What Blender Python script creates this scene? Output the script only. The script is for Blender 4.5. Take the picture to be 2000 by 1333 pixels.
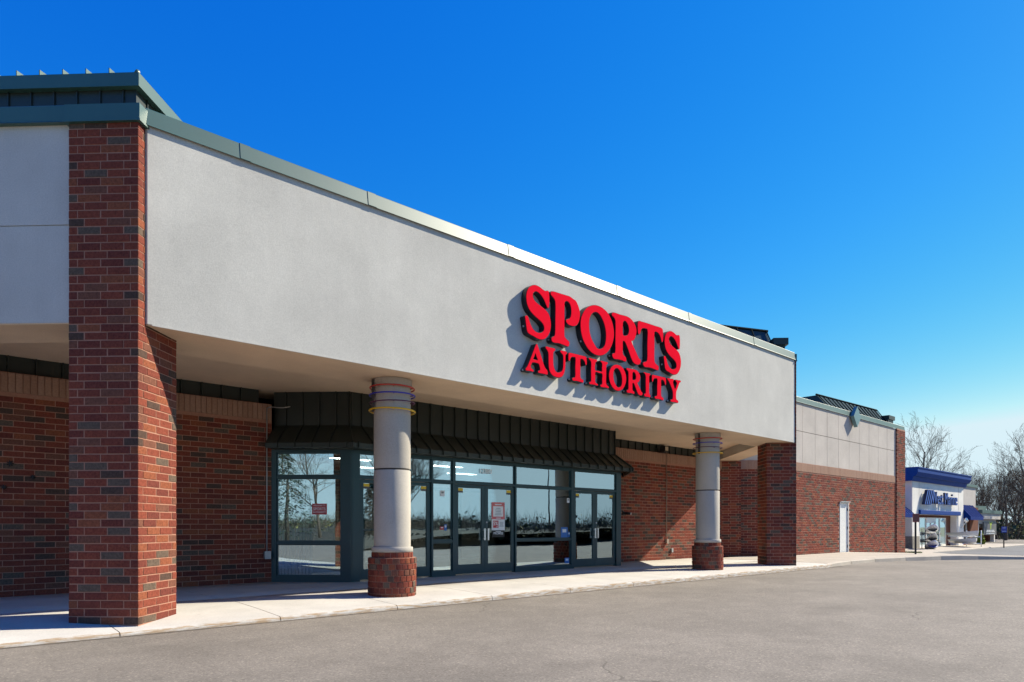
import bpy, bmesh, math, random
from mathutils import Vector, Matrix

for _o in list(bpy.data.objects):
    bpy.data.objects.remove(_o)
SC = bpy.context.scene
COL = SC.collection
R = math.radians

# ------------------------------------------------------------------ camera
# world: X runs along the shop front (away from the viewer), Y goes into the shop, Z = 0 is the walkway
cam_data = bpy.data.cameras.new('camera')
cam_data.lens = 24.0
cam_data.sensor_width = 36.0
cam_data.shift_y = 0.1808
cam_data.clip_end = 3000.0
cam = bpy.data.objects.new('camera', cam_data)
cam.location = (0.0, 0.0, 1.13)
cam.rotation_euler = (R(90), 0, R(47.39 - 90.0))
COL.objects.link(cam)
SC.camera = cam

# ------------------------------------------------------------------ sky, sun, exposure
SUN_AZ, SUN_EL = -20.5, 37.8
world = bpy.data.worlds.new('World')
SC.world = world
world.use_nodes = True
wn, wl = world.node_tree.nodes, world.node_tree.links
sky = wn.new('ShaderNodeTexSky')
sky.sky_type = 'NISHITA'
sky.sun_disc = False
sky.sun_elevation = R(SUN_EL)
sky.sun_rotation = R(90.0 - SUN_AZ)
sky.altitude = 300.0
sky.air_density = 1.0
sky.dust_density = 0.15
sky.ozone_density = 3.5
# deepen the blue overhead and whiten the horizon, the same way all round the sky
_sep, _com = wn.new('ShaderNodeSeparateColor'), wn.new('ShaderNodeCombineColor')
hsv = wn.new('ShaderNodeHueSaturation')
hsv.inputs['Hue'].default_value = 0.492
hsv.inputs['Saturation'].default_value = 1.30
wl.new(sky.outputs[0], hsv.inputs['Color'])
wl.new(hsv.outputs[0], _sep.inputs[0])
for _i, (_g, _e) in enumerate(((0.54, 1.92), (0.86, 1.08), (3.10, 0.41))):
    _p, _m = wn.new('ShaderNodeMath'), wn.new('ShaderNodeMath')
    _p.operation, _m.operation = 'POWER', 'MULTIPLY'
    _p.inputs[1].default_value, _m.inputs[1].default_value = _e, _g
    wl.new(_sep.outputs[_i], _p.inputs[0])
    wl.new(_p.outputs[0], _m.inputs[0])
    _c = wn.new('ShaderNodeMath')
    _c.operation = 'MINIMUM'
    _c.inputs[1].default_value = (4.7, 5.9, 6.4)[_i]
    wl.new(_m.outputs[0], _c.inputs[0])
    wl.new(_c.outputs[0], _com.inputs[_i])
wl.new(_com.outputs[0], wn['Background'].inputs[0])
wn['Background'].inputs[1].default_value = 0.081
sun_data = bpy.data.lights.new('sun', 'SUN')
sun_data.energy = 5.0
sun_data.angle = R(0.53)
sun_data.color = (1.0, 0.915, 0.735)
sun = bpy.data.objects.new('sun', sun_data)
_sd = Vector((math.cos(R(SUN_EL)) * math.cos(R(SUN_AZ)), math.cos(R(SUN_EL)) * math.sin(R(SUN_AZ)), math.sin(R(SUN_EL))))
sun.rotation_euler = _sd.to_track_quat('Z', 'Y').to_euler()
sun.location = _sd * 60
COL.objects.link(sun)
SC.view_settings.view_transform = 'Standard'
SC.view_settings.look = 'None'
SC.view_settings.gamma = 1.0
SC.view_settings.use_curve_mapping = False
SC.view_settings.exposure = 0.88
SC.cycles.use_denoising = True
SC.cycles.max_bounces = 8
SC.cycles.transparent_max_bounces = 24
SC.cycles.sample_clamp_indirect = 6.0
SC.cycles.caustics_reflective = False
SC.cycles.caustics_refractive = False

# ------------------------------------------------------------------ helpers
rng = random.Random(7)
K = math.sqrt(0.5)
WL = {}


def wloc(p):
    return WL.get(p.name, Vector((0, 0, 0))) if p is not None else Vector((0, 0, 0))


def place(o, parent=None, loc=(0, 0, 0), rz=0.0):
    COL.objects.link(o)
    o.location = loc
    if rz:
        o.rotation_euler = (0, 0, rz)
    if parent is not None:
        o.parent = parent
        o.matrix_parent_inverse = Matrix.Translation(-wloc(parent))
    WL[o.name] = Vector(loc)
    return o


def tag(o, label=None, cat=None, group=None, kind=None):
    if label:
        o['label'] = label
    if cat:
        o['category'] = cat
    if group:
        o['group'] = group
    if kind:
        o['kind'] = kind
    return o


def empty(name, loc, label, cat, group=None):
    o = bpy.data.objects.new(name, None)
    o.empty_display_size = 0.3
    place(o, None, loc)
    return tag(o, label, cat, group)


class Fr:
    """a flat frame: origin and the angle of its x axis"""

    def __init__(s, ox, oy, deg):
        s.o = (ox, oy)
        s.a = R(deg)
        s.c, s.s = math.cos(s.a), math.sin(s.a)

    def __call__(s, x, y, z):
        return (s.o[0] + x * s.c - y * s.s, s.o[1] + x * s.s + y * s.c, z)


ID = Fr(0, 0, 0)


class MB:
    def __init__(s):
        s.v, s.f, s.m, s.sm = [], [], [], []

    def add(s, vs, fs, mi=0, smooth=False):
        n = len(s.v)
        s.v += vs
        for f in fs:
            s.f.append([i + n for i in f])
            s.m.append(mi)
            s.sm.append(smooth)
        return s

    def box(s, x0, x1, y0, y1, z0, z1, fr=ID, mi=0):
        vs = [fr(x, y, z) for z in (z0, z1) for y in (y0, y1) for x in (x0, x1)]
        return s.add(vs, [(0, 2, 3, 1), (4, 5, 7, 6), (0, 1, 5, 4), (1, 3, 7, 5), (3, 2, 6, 7), (2, 0, 4, 6)], mi)

    def prism(s, pts, z0, z1, mi=0, fr=ID):
        n = len(pts)
        a = sum(pts[i][0] * pts[(i + 1) % n][1] - pts[(i + 1) % n][0] * pts[i][1] for i in range(n))
        if a < 0:
            pts = pts[::-1]
        vs = [fr(p[0], p[1], z0) for p in pts] + [fr(p[0], p[1], z1) for p in pts]
        fs = [tuple(range(n))[::-1], tuple(range(n, 2 * n))]
        fs += [(i, (i + 1) % n, (i + 1) % n + n, i + n) for i in range(n)]
        return s.add(vs, fs, mi)

    def extrude(s, prof, x0, x1, fr=ID, mi=0):
        """profile of (y, z) points swept along the frame's x"""
        n = len(prof)
        vs = [fr(x0, p[0], p[1]) for p in prof] + [fr(x1, p[0], p[1]) for p in prof]
        fs = [tuple(range(n)), tuple(range(n, 2 * n))[::-1]]
        fs += [(i + n, (i + 1) % n + n, (i + 1) % n, i) for i in range(n)]
        return s.add(vs, fs, mi)

    def tube(s, pts, rad, n=6, mi=0, closed=False, smooth=True):
        pts = [Vector(p) for p in pts]
        rads = rad if isinstance(rad, (list, tuple)) else [rad] * len(pts)
        rings = []
        m = len(pts)
        for i, p in enumerate(pts):
            if closed:
                t = pts[(i + 1) % m] - pts[i - 1]
            else:
                t = pts[min(i + 1, m - 1)] - pts[max(i - 1, 0)]
            t = t.normalized() if t.length > 1e-9 else Vector((0, 0, 1))
            ref = Vector((0, 0, 1)) if abs(t.z) < 0.9 else Vector((1, 0, 0))
            a = t.cross(ref).normalized()
            b = t.cross(a)
            rings.append([tuple(p + (a * math.cos(2 * math.pi * k / n) + b * math.sin(2 * math.pi * k / n)) * rads[i]) for k in range(n)])
        vs = [q for r in rings for q in r]
        fs = []
        for i in range(m if closed else m - 1):
            j = (i + 1) % m
            for k in range(n):
                fs.append((i * n + k, i * n + (k + 1) % n, j * n + (k + 1) % n, j * n + k))
        if not closed:
            fs.append(tuple(range(n))[::-1])
            fs.append(tuple(range((m - 1) * n, m * n)))
        return s.add(vs, fs, mi, smooth)

    def lathe(s, prof, cx, cy, n=48, mi=0, smooth=True, cap=True):
        vs = []
        for r, z in prof:
            vs += [(cx + r * math.cos(2 * math.pi * k / n), cy + r * math.sin(2 * math.pi * k / n), z) for k in range(n)]
        fs = []
        for i in range(len(prof) - 1):
            for k in range(n):
                fs.append((i * n + k, i * n + (k + 1) % n, (i + 1) * n + (k + 1) % n, (i + 1) * n + k))
        s.add(vs, fs, mi, smooth)
        if cap:
            s.add([v for v in vs[:n]], [tuple(range(n))[::-1]], mi)
            s.add([v for v in vs[-n:]], [tuple(range(n))], mi)
        return s

    def mesh(s, name, mats):
        me = bpy.data.meshes.new(name)
        me.from_pydata(s.v, [], s.f)
        for m in (mats if isinstance(mats, (list, tuple)) else [mats]):
            me.materials.append(m)
        me.polygons.foreach_set('material_index', s.m)
        me.polygons.foreach_set('use_smooth', s.sm)
        me.update()
        return me

    def build(s, name, mats, parent=None, **kw):
        o = bpy.data.objects.new(name, s.mesh(name, mats))
        place(o, parent)
        return tag(o, **kw)


def smooth_by_angle(me, deg=35):
    bm = bmesh.new()
    bm.from_mesh(me)
    for e in bm.edges:
        if len(e.link_faces) == 2 and e.calc_face_angle(0) > R(deg):
            e.smooth = False
    for f in bm.faces:
        f.smooth = True
    bm.to_mesh(me)
    bm.free()


# ------------------------------------------------------------------ materials
def new_mat(name):
    m = bpy.data.materials.new(name)
    m.use_nodes = True
    return m, m.node_tree.nodes, m.node_tree.links, m.node_tree.nodes['Principled BSDF']


def pos_node(N):
    return N.new('ShaderNodeNewGeometry').outputs['Position']


def noise(N, L, vec, scale, detail=4, rough=0.55, stretch=None):
    t = N.new('ShaderNodeTexNoise')
    t.inputs['Scale'].default_value = scale
    t.inputs['Detail'].default_value = detail
    t.inputs['Roughness'].default_value = rough
    if stretch:
        mp = N.new('ShaderNodeMapping')
        mp.inputs['Scale'].default_value = stretch
        L.new(vec, mp.inputs['Vector'])
        vec = mp.outputs[0]
    L.new(vec, t.inputs['Vector'])
    return t.outputs['Fac']


def ramp(N, L, fac, stops, interp='LINEAR'):
    r = N.new('ShaderNodeValToRGB')
    r.color_ramp.interpolation = interp
    el = r.color_ramp.elements
    el[0].position, el[0].color = stops[0][0], (*stops[0][1], 1)
    el[1].position, el[1].color = stops[-1][0], (*stops[-1][1], 1)
    for p, c in stops[1:-1]:
        e = el.new(p)
        e.color = (*c, 1)
    L.new(fac, r.inputs[0])
    return r.outputs[0]


def mixc(N, L, fac, a, b, mode='MIX'):
    m = N.new('ShaderNodeMix')
    m.data_type = 'RGBA'
    m.blend_type = mode
    for sock, val in ((m.inputs[0], fac), (m.inputs[6], a), (m.inputs[7], b)):
        if hasattr(val, 'node'):
            L.new(val, sock)
        elif isinstance(val, (int, float)):
            sock.default_value = val
        else:
            sock.default_value = (*val, 1)
    return m.outputs[2]


def mth(N, L, op, a, b=None, clamp=False):
    m = N.new('ShaderNodeMath')
    m.operation = op
    m.use_clamp = clamp
    for i, v in enumerate((a, b)):
        if v is None:
            continue
        if hasattr(v, 'node'):
            L.new(v, m.inputs[i])
        else:
            m.inputs[i].default_value = v
    return m.outputs[0]


def bump(N, L, B, h, strength, dist):
    b = N.new('ShaderNodeBump')
    b.inputs['Strength'].default_value = strength
    b.inputs['Distance'].default_value = dist
    L.new(h, b.inputs['Height'])
    L.new(b.outputs[0], B.inputs['Normal'])


def paint(name, col, rough=0.5, metal=0.0, spec=0.5, var=0.08, scale=6.0, bmp=0.0, bscale=60.0):
    m, N, L, B = new_mat(name)
    p = pos_node(N)
    f = noise(N, L, p, scale, 5)
    lo = tuple(c * (1 - var) for c in col)
    hi = tuple(min(1, c * (1 + var)) for c in col)
    L.new(ramp(N, L, f, [(0.3, lo), (0.7, hi)]), B.inputs['Base Color'])
    B.inputs['Roughness'].default_value = rough
    B.inputs['Metallic'].default_value = metal
    B.inputs['Specular IOR Level'].default_value = spec
    if bmp:
        bump(N, L, B, noise(N, L, p, bscale, 4), bmp, 0.02)
    return m


def stucco(name, col, streak=0.30):
    m, N, L, B = new_mat(name)
    p = pos_node(N)
    big = noise(N, L, p, 0.9, 6, 0.6)
    fine = noise(N, L, p, 70, 3, 0.7)
    drip = noise(N, L, p, 1.0, 5, 0.65, (4.0, 4.0, 0.22))
    cloud = noise(N, L, p, 0.42, 5, 0.62)
    c = ramp(N, L, big, [(0.28, tuple(x * 0.88 for x in col)), (0.72, tuple(x * 1.07 for x in col))])
    c = mixc(N, L, mth(N, L, 'MULTIPLY', drip, streak), c, tuple(x * 0.6 for x in col))
    g = ramp(N, L, fine, [(0.35, (0.89, 0.89, 0.89)), (0.65, (1.05, 1.05, 1.05))])
    c = mixc(N, L, 1.0, c, g, 'MULTIPLY')
    c = mixc(N, L, 1.0, c, ramp(N, L, cloud, [(0.32, (0.92, 0.92, 0.925)), (0.52, (1.0, 1.0, 1.0)), (0.70, (1.05, 1.05, 1.045))]), 'MULTIPLY')
    L.new(c, B.inputs['Base Color'])
    B.inputs['Roughness'].default_value = 0.92
    B.inputs['Specular IOR Level'].default_value = 0.15
    h = mth(N, L, 'ADD', noise(N, L, p, 95, 4, 0.7), mth(N, L, 'MULTIPLY', noise(N, L, p, 9, 3), 0.8))
    bump(N, L, B, h, 0.22, 0.010)
    return m


def brick_mat(name, mode):
    m, N, L, B = new_mat(name)
    p = pos_node(N)
    if mode == 'object':
        rnd = N.new('ShaderNodeObjectInfo').outputs['Random']
    else:
        rnd = N.new('ShaderNodeNewGeometry').outputs['Random Per Island']
    red, red2, deep = (0.212, 0.058, 0.038), (0.188, 0.053, 0.037), (0.152, 0.044, 0.034)
    org, grey, dark = (0.240, 0.080, 0.044), (0.122, 0.090, 0.070), (0.086, 0.056, 0.045)
    brown = (0.168, 0.072, 0.050)
    c = ramp(N, L, rnd, [(0.0, red), (0.20, deep), (0.36, red2), (0.54, brown), (0.62, red), (0.72, grey), (0.84, dark), (0.93, org)], 'CONSTANT')
    n1 = noise(N, L, p, 38, 5, 0.65)
    c = mixc(N, L, 1.0, c, ramp(N, L, n1, [(0.28, (0.62, 0.62, 0.62)), (0.72, (1.28, 1.24, 1.2))]), 'MULTIPLY')
    sc = noise(N, L, p, 26, 3, 0.6, (3.0, 3.0, 0.5))
    c = mixc(N, L, ramp(N, L, sc, [(0.62, (0, 0, 0)), (0.72, (0.55, 0.55, 0.55))]), c, (0.05, 0.032, 0.028))
    L.new(c, B.inputs['Base Color'])
    B.inputs['Roughness'].default_value = 0.9
    B.inputs['Specular IOR Level'].default_value = 0.08
    h = mth(N, L, 'ADD', noise(N, L, p, 120, 4, 0.7), mth(N, L, 'MULTIPLY', sc, 1.2))
    bump(N, L, B, h, 0.4, 0.008)
    return m


def glass_mat(name, refl, tint):
    m, N, L, B = new_mat(name)
    N.remove(B)
    out = N['Material Output']
    gl = N.new('ShaderNodeBsdfGlossy')
    gl.inputs['Roughness'].default_value = 0.0
    gl.inputs['Color'].default_value = (0.74, 0.93, 1.0, 1)
    p = pos_node(N)
    bm_ = N.new('ShaderNodeBump')
    bm_.inputs['Strength'].default_value = 0.035
    bm_.inputs['Distance'].default_value = 0.02
    L.new(noise(N, L, p, 1.6, 1, 0.4), bm_.inputs['Height'])
    L.new(bm_.outputs[0], gl.inputs['Normal'])
    tr = N.new('ShaderNodeBsdfTransparent')
    tr.inputs['Color'].default_value = (*tint, 1)
    fr = N.new('ShaderNodeFresnel')
    fr.inputs['IOR'].default_value = 1.5
    f = mth(N, L, 'ADD', mth(N, L, 'MULTIPLY', fr.outputs[0], 1.4), refl, True)
    mx = N.new('ShaderNodeMixShader')
    L.new(f, mx.inputs[0])
    L.new(tr.outputs[0], mx.inputs[1])
    L.new(gl.outputs[0], mx.inputs[2])
    L.new(mx.outputs[0], out.inputs[0])
    return m


def emit(name, col, s):
    m, N, L, B = new_mat(name)
    B.inputs['Base Color'].default_value = (*col, 1)
    B.inputs['Emission Color'].default_value = (*col, 1)
    B.inputs['Emission Strength'].default_value = s
    return m


def concrete(name, col, stain=False, crack=0.0):
    m, N, L, B = new_mat(name)
    p = pos_node(N)
    a = noise(N, L, p, 1.3, 6, 0.6)
    b = noise(N, L, p, 55, 4, 0.7)
    c = ramp(N, L, a, [(0.3, tuple(x * 0.86 for x in col)), (0.7, tuple(x * 1.06 for x in col))])
    c = mixc(N, L, 1.0, c, ramp(N, L, b, [(0.3, (0.86, 0.86, 0.86)), (0.7, (1.06, 1.06, 1.06))]), 'MULTIPLY')
    spots = noise(N, L, p, 7, 4, 0.5)
    c = mixc(N, L, ramp(N, L, spots, [(0.66, (0, 0, 0)), (0.75, (0.35, 0.35, 0.35))]), c, tuple(x * 0.62 for x in col))
    if stain:
        sep = N.new('ShaderNodeSeparateXYZ')
        L.new(p, sep.inputs[0])
        sepn = N.new('ShaderNodeSeparateXYZ')
        L.new(N.new('ShaderNodeNewGeometry').outputs['True Normal'], sepn.inputs[0])
        low = mth(N, L, 'LESS_THAN', sepn.outputs['Z'], 0.93)
        rz = noise(N, L, p, 4.0, 5, 0.65, (1.0, 1.0, 9.0))
        f = mth(N, L, 'MULTIPLY', low, ramp(N, L, rz, [(0.42, (0, 0, 0)), (0.58, (0.8, 0.8, 0.8))]))
        c = mixc(N, L, f, c, (0.30, 0.19, 0.09))
    L.new(c, B.inputs['Base Color'])
    B.inputs['Roughness'].default_value = 0.9
    B.inputs['Specular IOR Level'].default_value = 0.2
    bump(N, L, B, mth(N, L, 'ADD', b, noise(N, L, p, 240, 3)), 0.25, 0.006)
    return m


def asphalt_mat(name, base):
    m, N, L, B = new_mat(name)
    p = pos_node(N)
    big = noise(N, L, p, 0.35, 6, 0.6)
    mid = noise(N, L, p, 2.3, 5, 0.65)
    grit = noise(N, L, p, 58, 4, 0.8)
    grit2 = noise(N, L, p, 260, 2, 0.7)
    c = ramp(N, L, big, [(0.3, tuple(x * 0.86 for x in base)), (0.7, tuple(x * 1.13 for x in base))])
    c = mixc(N, L, 1.0, c, ramp(N, L, mid, [(0.3, (0.88, 0.88, 0.88)), (0.7, (1.08, 1.08, 1.08))]), 'MULTIPLY')
    c = mixc(N, L, 1.0, c, ramp(N, L, grit, [(0.33, (0.78, 0.78, 0.78)), (0.52, (1.0, 1.0, 1.0)), (0.68, (1.2, 1.2, 1.2))]), 'MULTIPLY')
    c = mixc(N, L, 1.0, c, ramp(N, L, grit2, [(0.3, (0.72, 0.72, 0.72)), (0.7, (1.25, 1.25, 1.25))]), 'MULTIPLY')
    spk = N.new('ShaderNodeTexVoronoi')
    spk.inputs['Scale'].default_value = 62
    L.new(p, spk.inputs['Vector'])
    sv = N.new('ShaderNodeSeparateColor')
    L.new(spk.outputs['Color'], sv.inputs[0])
    c = mixc(N, L, 1.0, c, ramp(N, L, sv.outputs[0], [(0.0, (0.74, 0.74, 0.74)), (0.14, (0.90, 0.90, 0.90)), (0.5, (1.0, 1.0, 1.0)), (0.9, (1.08, 1.08, 1.07)), (1.0, (1.5, 1.47, 1.42))]), 'MULTIPLY')
    oil = noise(N, L, p, 0.75, 3, 0.5, (0.45, 1.0, 1.0))
    c = mixc(N, L, ramp(N, L, oil, [(0.56, (0, 0, 0)), (0.74, (0.34, 0.34, 0.34))]), c, tuple(x * 0.55 for x in base))
    # hairline cracks
    vo = N.new('ShaderNodeTexVoronoi')
    vo.feature = 'DISTANCE_TO_EDGE'
    vo.inputs['Scale'].default_value = 0.17
    wv = N.new('ShaderNodeVectorMath')
    wv.operation = 'ADD'
    nz = N.new('ShaderNodeTexNoise')
    nz.inputs['Scale'].default_value = 0.8
    nz.inputs['Detail'].default_value = 6
    L.new(p, nz.inputs['Vector'])
    L.new(p, wv.inputs[0])
    L.new(nz.outputs['Color'], wv.inputs[1])
    L.new(wv.outputs[0], vo.inputs['Vector'])
    cr = mth(N, L, 'LESS_THAN', vo.outputs['Distance'], 0.0016)
    gate = ramp(N, L, noise(N, L, p, 0.5, 2), [(0.53, (0, 0, 0)), (0.60, (0.5, 0.5, 0.5))])
    c = mixc(N, L, mth(N, L, 'MULTIPLY', cr, gate), c, tuple(x * 0.3 for x in base))
    sp = N.new('ShaderNodeSeparateXYZ')
    L.new(p, sp.inputs[0])
    gd = mth(N, L, 'ABSOLUTE', mth(N, L, 'SUBTRACT', sp.outputs['Y'], 8.70))
    gn = mth(N, L, 'ADD', gd, mth(N, L, 'MULTIPLY', noise(N, L, p, 5.0, 4, 0.6), 0.10))
    gx = mth(N, L, 'LESS_THAN', sp.outputs['X'], 22.0)
    c = mixc(N, L, mth(N, L, 'MULTIPLY', gx, ramp(N, L, gn, [(0.075, (0.75, 0.75, 0.75)), (0.13, (0, 0, 0))])), c, (0.055, 0.043, 0.032))
    L.new(c, B.inputs['Base Color'])
    B.inputs['Roughness'].default_value = 0.88
    B.inputs['Specular IOR Level'].default_value = 0.25
    bump(N, L, B, mth(N, L, 'ADD', grit, sv.outputs[0]), 0.30, 0.006)
    return m


M = {}
M['brick_o'] = brick_mat('red brick single', 'object')
M['brick_i'] = brick_mat('red brick field', 'island')
M['mortar'] = paint('pink mortar', (0.35, 0.175, 0.118), 0.95, var=0.12, scale=20, bmp=0.3, bscale=160)
M['stucco'] = stucco('grey stucco', (0.590, 0.575, 0.530))
M['stucco2'] = stucco('tan stucco panel', (0.52, 0.475, 0.43), 0.06)
M['soffit'] = stucco('tan soffit', (0.74, 0.565, 0.405), 0.0)
M['soldier'] = None
M['green'] = paint('green roof metal', (0.028, 0.085, 0.070), 0.44, 0.0, 0.9, 0.06, 2.0)
M['greend'] = paint('dark green metal', (0.019, 0.026, 0.022), 0.42, 0.0, 0.5, 0.10, 2.0)
M['roofpanel'] = paint('roof panel sky tint', (0.050, 0.080, 0.095), 0.9, 0.0, 0.03, 0.06, 2.0)  # blue-grey base colour paints in the reflected sky; almost no gloss
M['frame'] = paint('teal frame paint', (0.012, 0.047, 0.056), 0.38, 0.0, 0.5, 0.06, 3.0)
M['glass'] = glass_mat('reflective glass', 0.40, (0.78, 0.83, 0.83))
M['glass2'] = glass_mat('door glass', 0.32, (0.78, 0.83, 0.83))
M['steel'] = paint('brushed steel', (0.72, 0.73, 0.75), 0.3, 0.9, 0.5, 0.04)
M['black'] = paint('black paint', (0.012, 0.012, 0.014), 0.5, 0.0, 0.4, 0.1)
M['white'] = paint('white paint', (0.78, 0.78, 0.76), 0.5, 0.0, 0.4, 0.04)
M['offwhite'] = paint('off white door', (0.66, 0.66, 0.64), 0.5, 0.0, 0.4, 0.04)
M['column'] = stucco('column concrete', (0.50, 0.462, 0.405), 0.22)
M['walk'] = concrete('pale concrete walk', (0.54, 0.512, 0.468), True)
M['walk2'] = concrete('tan concrete walk', (0.46, 0.41, 0.345))
M['asphalt'] = asphalt_mat('worn asphalt', (0.212, 0.188, 0.160))
M['asphalt2'] = asphalt_mat('newer asphalt', (0.150, 0.152, 0.155))
M['jointdark'] = paint('joint dirt', (0.07, 0.062, 0.055), 0.95)


def soldier_mat():
    m, N, L, B = new_mat('peach soldier brick')
    p = pos_node(N)
    rnd = N.new('ShaderNodeNewGeometry').outputs['Random Per Island']
    c = ramp(N, L, rnd, [(0.0, (0.31, 0.180, 0.125)), (0.5, (0.36, 0.220, 0.155)), (1.0, (0.335, 0.205, 0.15))])
    c = mixc(N, L, 1.0, c, ramp(N, L, noise(N, L, p, 40, 4), [(0.3, (0.85, 0.85, 0.85)), (0.7, (1.1, 1.1, 1.1))]), 'MULTIPLY')
    L.new(c, B.inputs['Base Color'])
    B.inputs['Roughness'].default_value = 0.85
    B.inputs['Specular IOR Level'].default_value = 0.2
    return m


M['soldier'] = soldier_mat()

# ================================================================== GROUND
def gz(x, y):
    """height of the asphalt"""
    if x <= 25:
        return -0.127
    if x >= 43:
        return -0.33
    return -0.127 - 0.203 * (x - 25) / 18.0


def walk_z(x, y):
    if y >= 10.0 or x > 22:
        base = 0.0
    else:
        edge = -0.080 if x < 2.6 else (-0.080 + 0.052 * min(1.0, (x - 2.6) / 7.0))
        base = edge * (10.0 - y) / 1.25
    if x > 31:
        base -= 0.25 * min(1.0, (x - 31) / 8.0)
    return base


def sheet(name, xs, ys, zf, mat, **kw):
    b = MB()
    vs = [(x, y, zf(x, y)) for y in ys for x in xs]
    n = len(xs)
    fs = [(j * n + i, j * n + i + 1, (j + 1) * n + i + 1, (j + 1) * n + i) for j in range(len(ys) - 1) for i in range(n - 1)]
    b.add(vs, fs)
    return b.build(name, mat, None, **kw)


M['earth'] = paint('dry winter grass', (0.115, 0.105, 0.045), 0.95, var=0.35, scale=0.7, bmp=0.4, bscale=8)
sheet('ground', [-900, -300, -120, 0, 25, 43, 120, 300, 900], [-900, -300, -80, 0, 60, 120, 300, 900], lambda x, y: gz(x, y) - 0.06 - (0.35 if -20 < x < 66 and -20 < y < 40 else 0.0), M['earth'], kind='structure')
sheet('parking_lot', [-26, -10, 0, 10, 18, 25, 28, 31, 34, 37, 40, 43, 60, 78, 110], [-46, -30, -12, -4, 2, 6, 9.2, 12, 16, 30, 50], gz, M['asphalt'], kind='structure')
sheet('service_drive', [41.0, 43, 48, 55, 62, 70, 88, 108], [-6, 0, 5, 8, 10.2, 11.9], lambda x, y: gz(x, y) + 0.006, M['asphalt2'], kind='structure')

# ------------------------------------------------------------------ walkway slabs
side = bpy.data.objects.new('sidewalk', None)
place(side, None, (10, 11, -0.15))
tag(side, kind='structure')
bed = MB()
bed.prism([(-8, 8.79), (21.3, 8.79), (21.3, 14.2), (-8, 14.2)], -0.35, -0.105)
bed.prism([(21.3, 8.9), (26, 9.05), (30, 8.2), (33, 7.0), (35.4, 5.7), (36.6, 5.3), (37.4, 5.6), (37.9, 6.5), (38.4, 8.5), (39.5, 10.5), (41.0, 11.7), (60, 11.9), (60, 15.2), (38.3, 15.2), (38.3, 12.6), (21.3, 13.9)], -0.8, -0.43)
bed.build('sidewalk_bed', M['jointdark'], side)


def slab(x0, x1, y0, y1, curb, mat, gap=0.012):
    """one cast slab; where it carries the kerb its front edge rolls over and drops to the asphalt"""
    xs = [x0 + gap / 2 + (x1 - x0 - gap) * i / 4 for i in range(5)]
    rows = []
    if curb:
        for dy, dz in ((0.0, -0.30), (0.004, -0.040), (0.012, -0.020), (0.026, -0.006), (0.045, 0.0)):
            rows.append((y0 + dy, dz))
    else:
        rows += [(y0 + gap / 2, -0.10), (y0 + gap / 2 + 0.003, -0.004), (y0 + gap / 2 + 0.008, 0.0)]
    y_in = rows[-1][0]
    for k in range(1, 4):
        rows.append((y_in + (y1 - gap / 2 - 0.008 - y_in) * k / 3, 0.0))
    rows += [(y1 - gap / 2 - 0.003, -0.004), (y1 - gap / 2, -0.10)]
    b = MB()
    vs = []
    for y, dz in rows:
        for i, x in enumerate(xs):
            e = -0.004 if i in (0, 4) else 0.0
            wob = 0.0
            if curb and dz < 0:
                wob = 0.006 * math.sin(x * 5.1) + 0.004 * math.sin(x * 13.7 + 1)
            vs.append((x, y + wob, walk_z(x, y) + dz + e))
    n = 5
    fs = [(j * n + i, j * n + i + 1, (j + 1) * n + i + 1, (j + 1) * n + i) for j in range(len(rows) - 1) for i in range(n - 1)]
    b.add(vs, fs, 0, True)
    for i in (0, 4):
        col = [vs[j * n + i] for j in range(1, len(rows) - 1)]
        low = [(c[0], c[1], c[2] - 0.12) for c in col]
        m_ = len(col)
        b.add(col + low, [((j, j + 1, m_ + j + 1, m_ + j) if i else (j + 1, j, m_ + j, m_ + j + 1)) for j in range(m_ - 1)])
    return b.build('slab', mat, side)


cuts = [-7.5, -5.6, -3.7, -1.8, 0.08, 1.98, 3.88, 5.70, 7.6, 9.55, 11.5, 13.4, 15.3, 17.15, 18.9, 20.3, 21.4]
for a, b_ in zip(cuts, cuts[1:]):
    slab(a, b_, 8.75, 10.95, True, M['walk'])
for a, b_ in zip(cuts[::2], cuts[2::2]):
    slab(a, b_, 10.95, 13.5, False, M['walk'])


def poly_slab(front, back, mat, drop=0.30):
    """slab between two poly-lines (same number of points); the front one is a kerb"""
    b = MB()
    n = len(front)
    rows = []
    for dy, dz in ((0.0, -drop), (0.02, -0.03), (0.06, 0.0)):
        r = []
        for f, k in zip(front, back):
            L_ = max(1e-6, math.hypot(k[0] - f[0], k[1] - f[1]))
            x, y = f[0] + (k[0] - f[0]) * dy / L_, f[1] + (k[1] - f[1]) * dy / L_
            r.append((x, y, walk_z(x, y) + dz))
        rows.append(r)
    for t in (0.33, 0.66, 1.0):
        rows.append([(f[0] + (k[0] - f[0]) * t, f[1] + (k[1] - f[1]) * t, walk_z(f[0] + (k[0] - f[0]) * t, f[1] + (k[1] - f[1]) * t)) for f, k in zip(front, back)])
    vs = [p for r in rows for p in r]
    fs = [(j * n + i, j * n + i + 1, (j + 1) * n + i + 1, (j + 1) * n + i) for j in range(len(rows) - 1) for i in range(n - 1)]
    b.add(vs, fs)
    return b.build('slab', mat, side)


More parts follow.
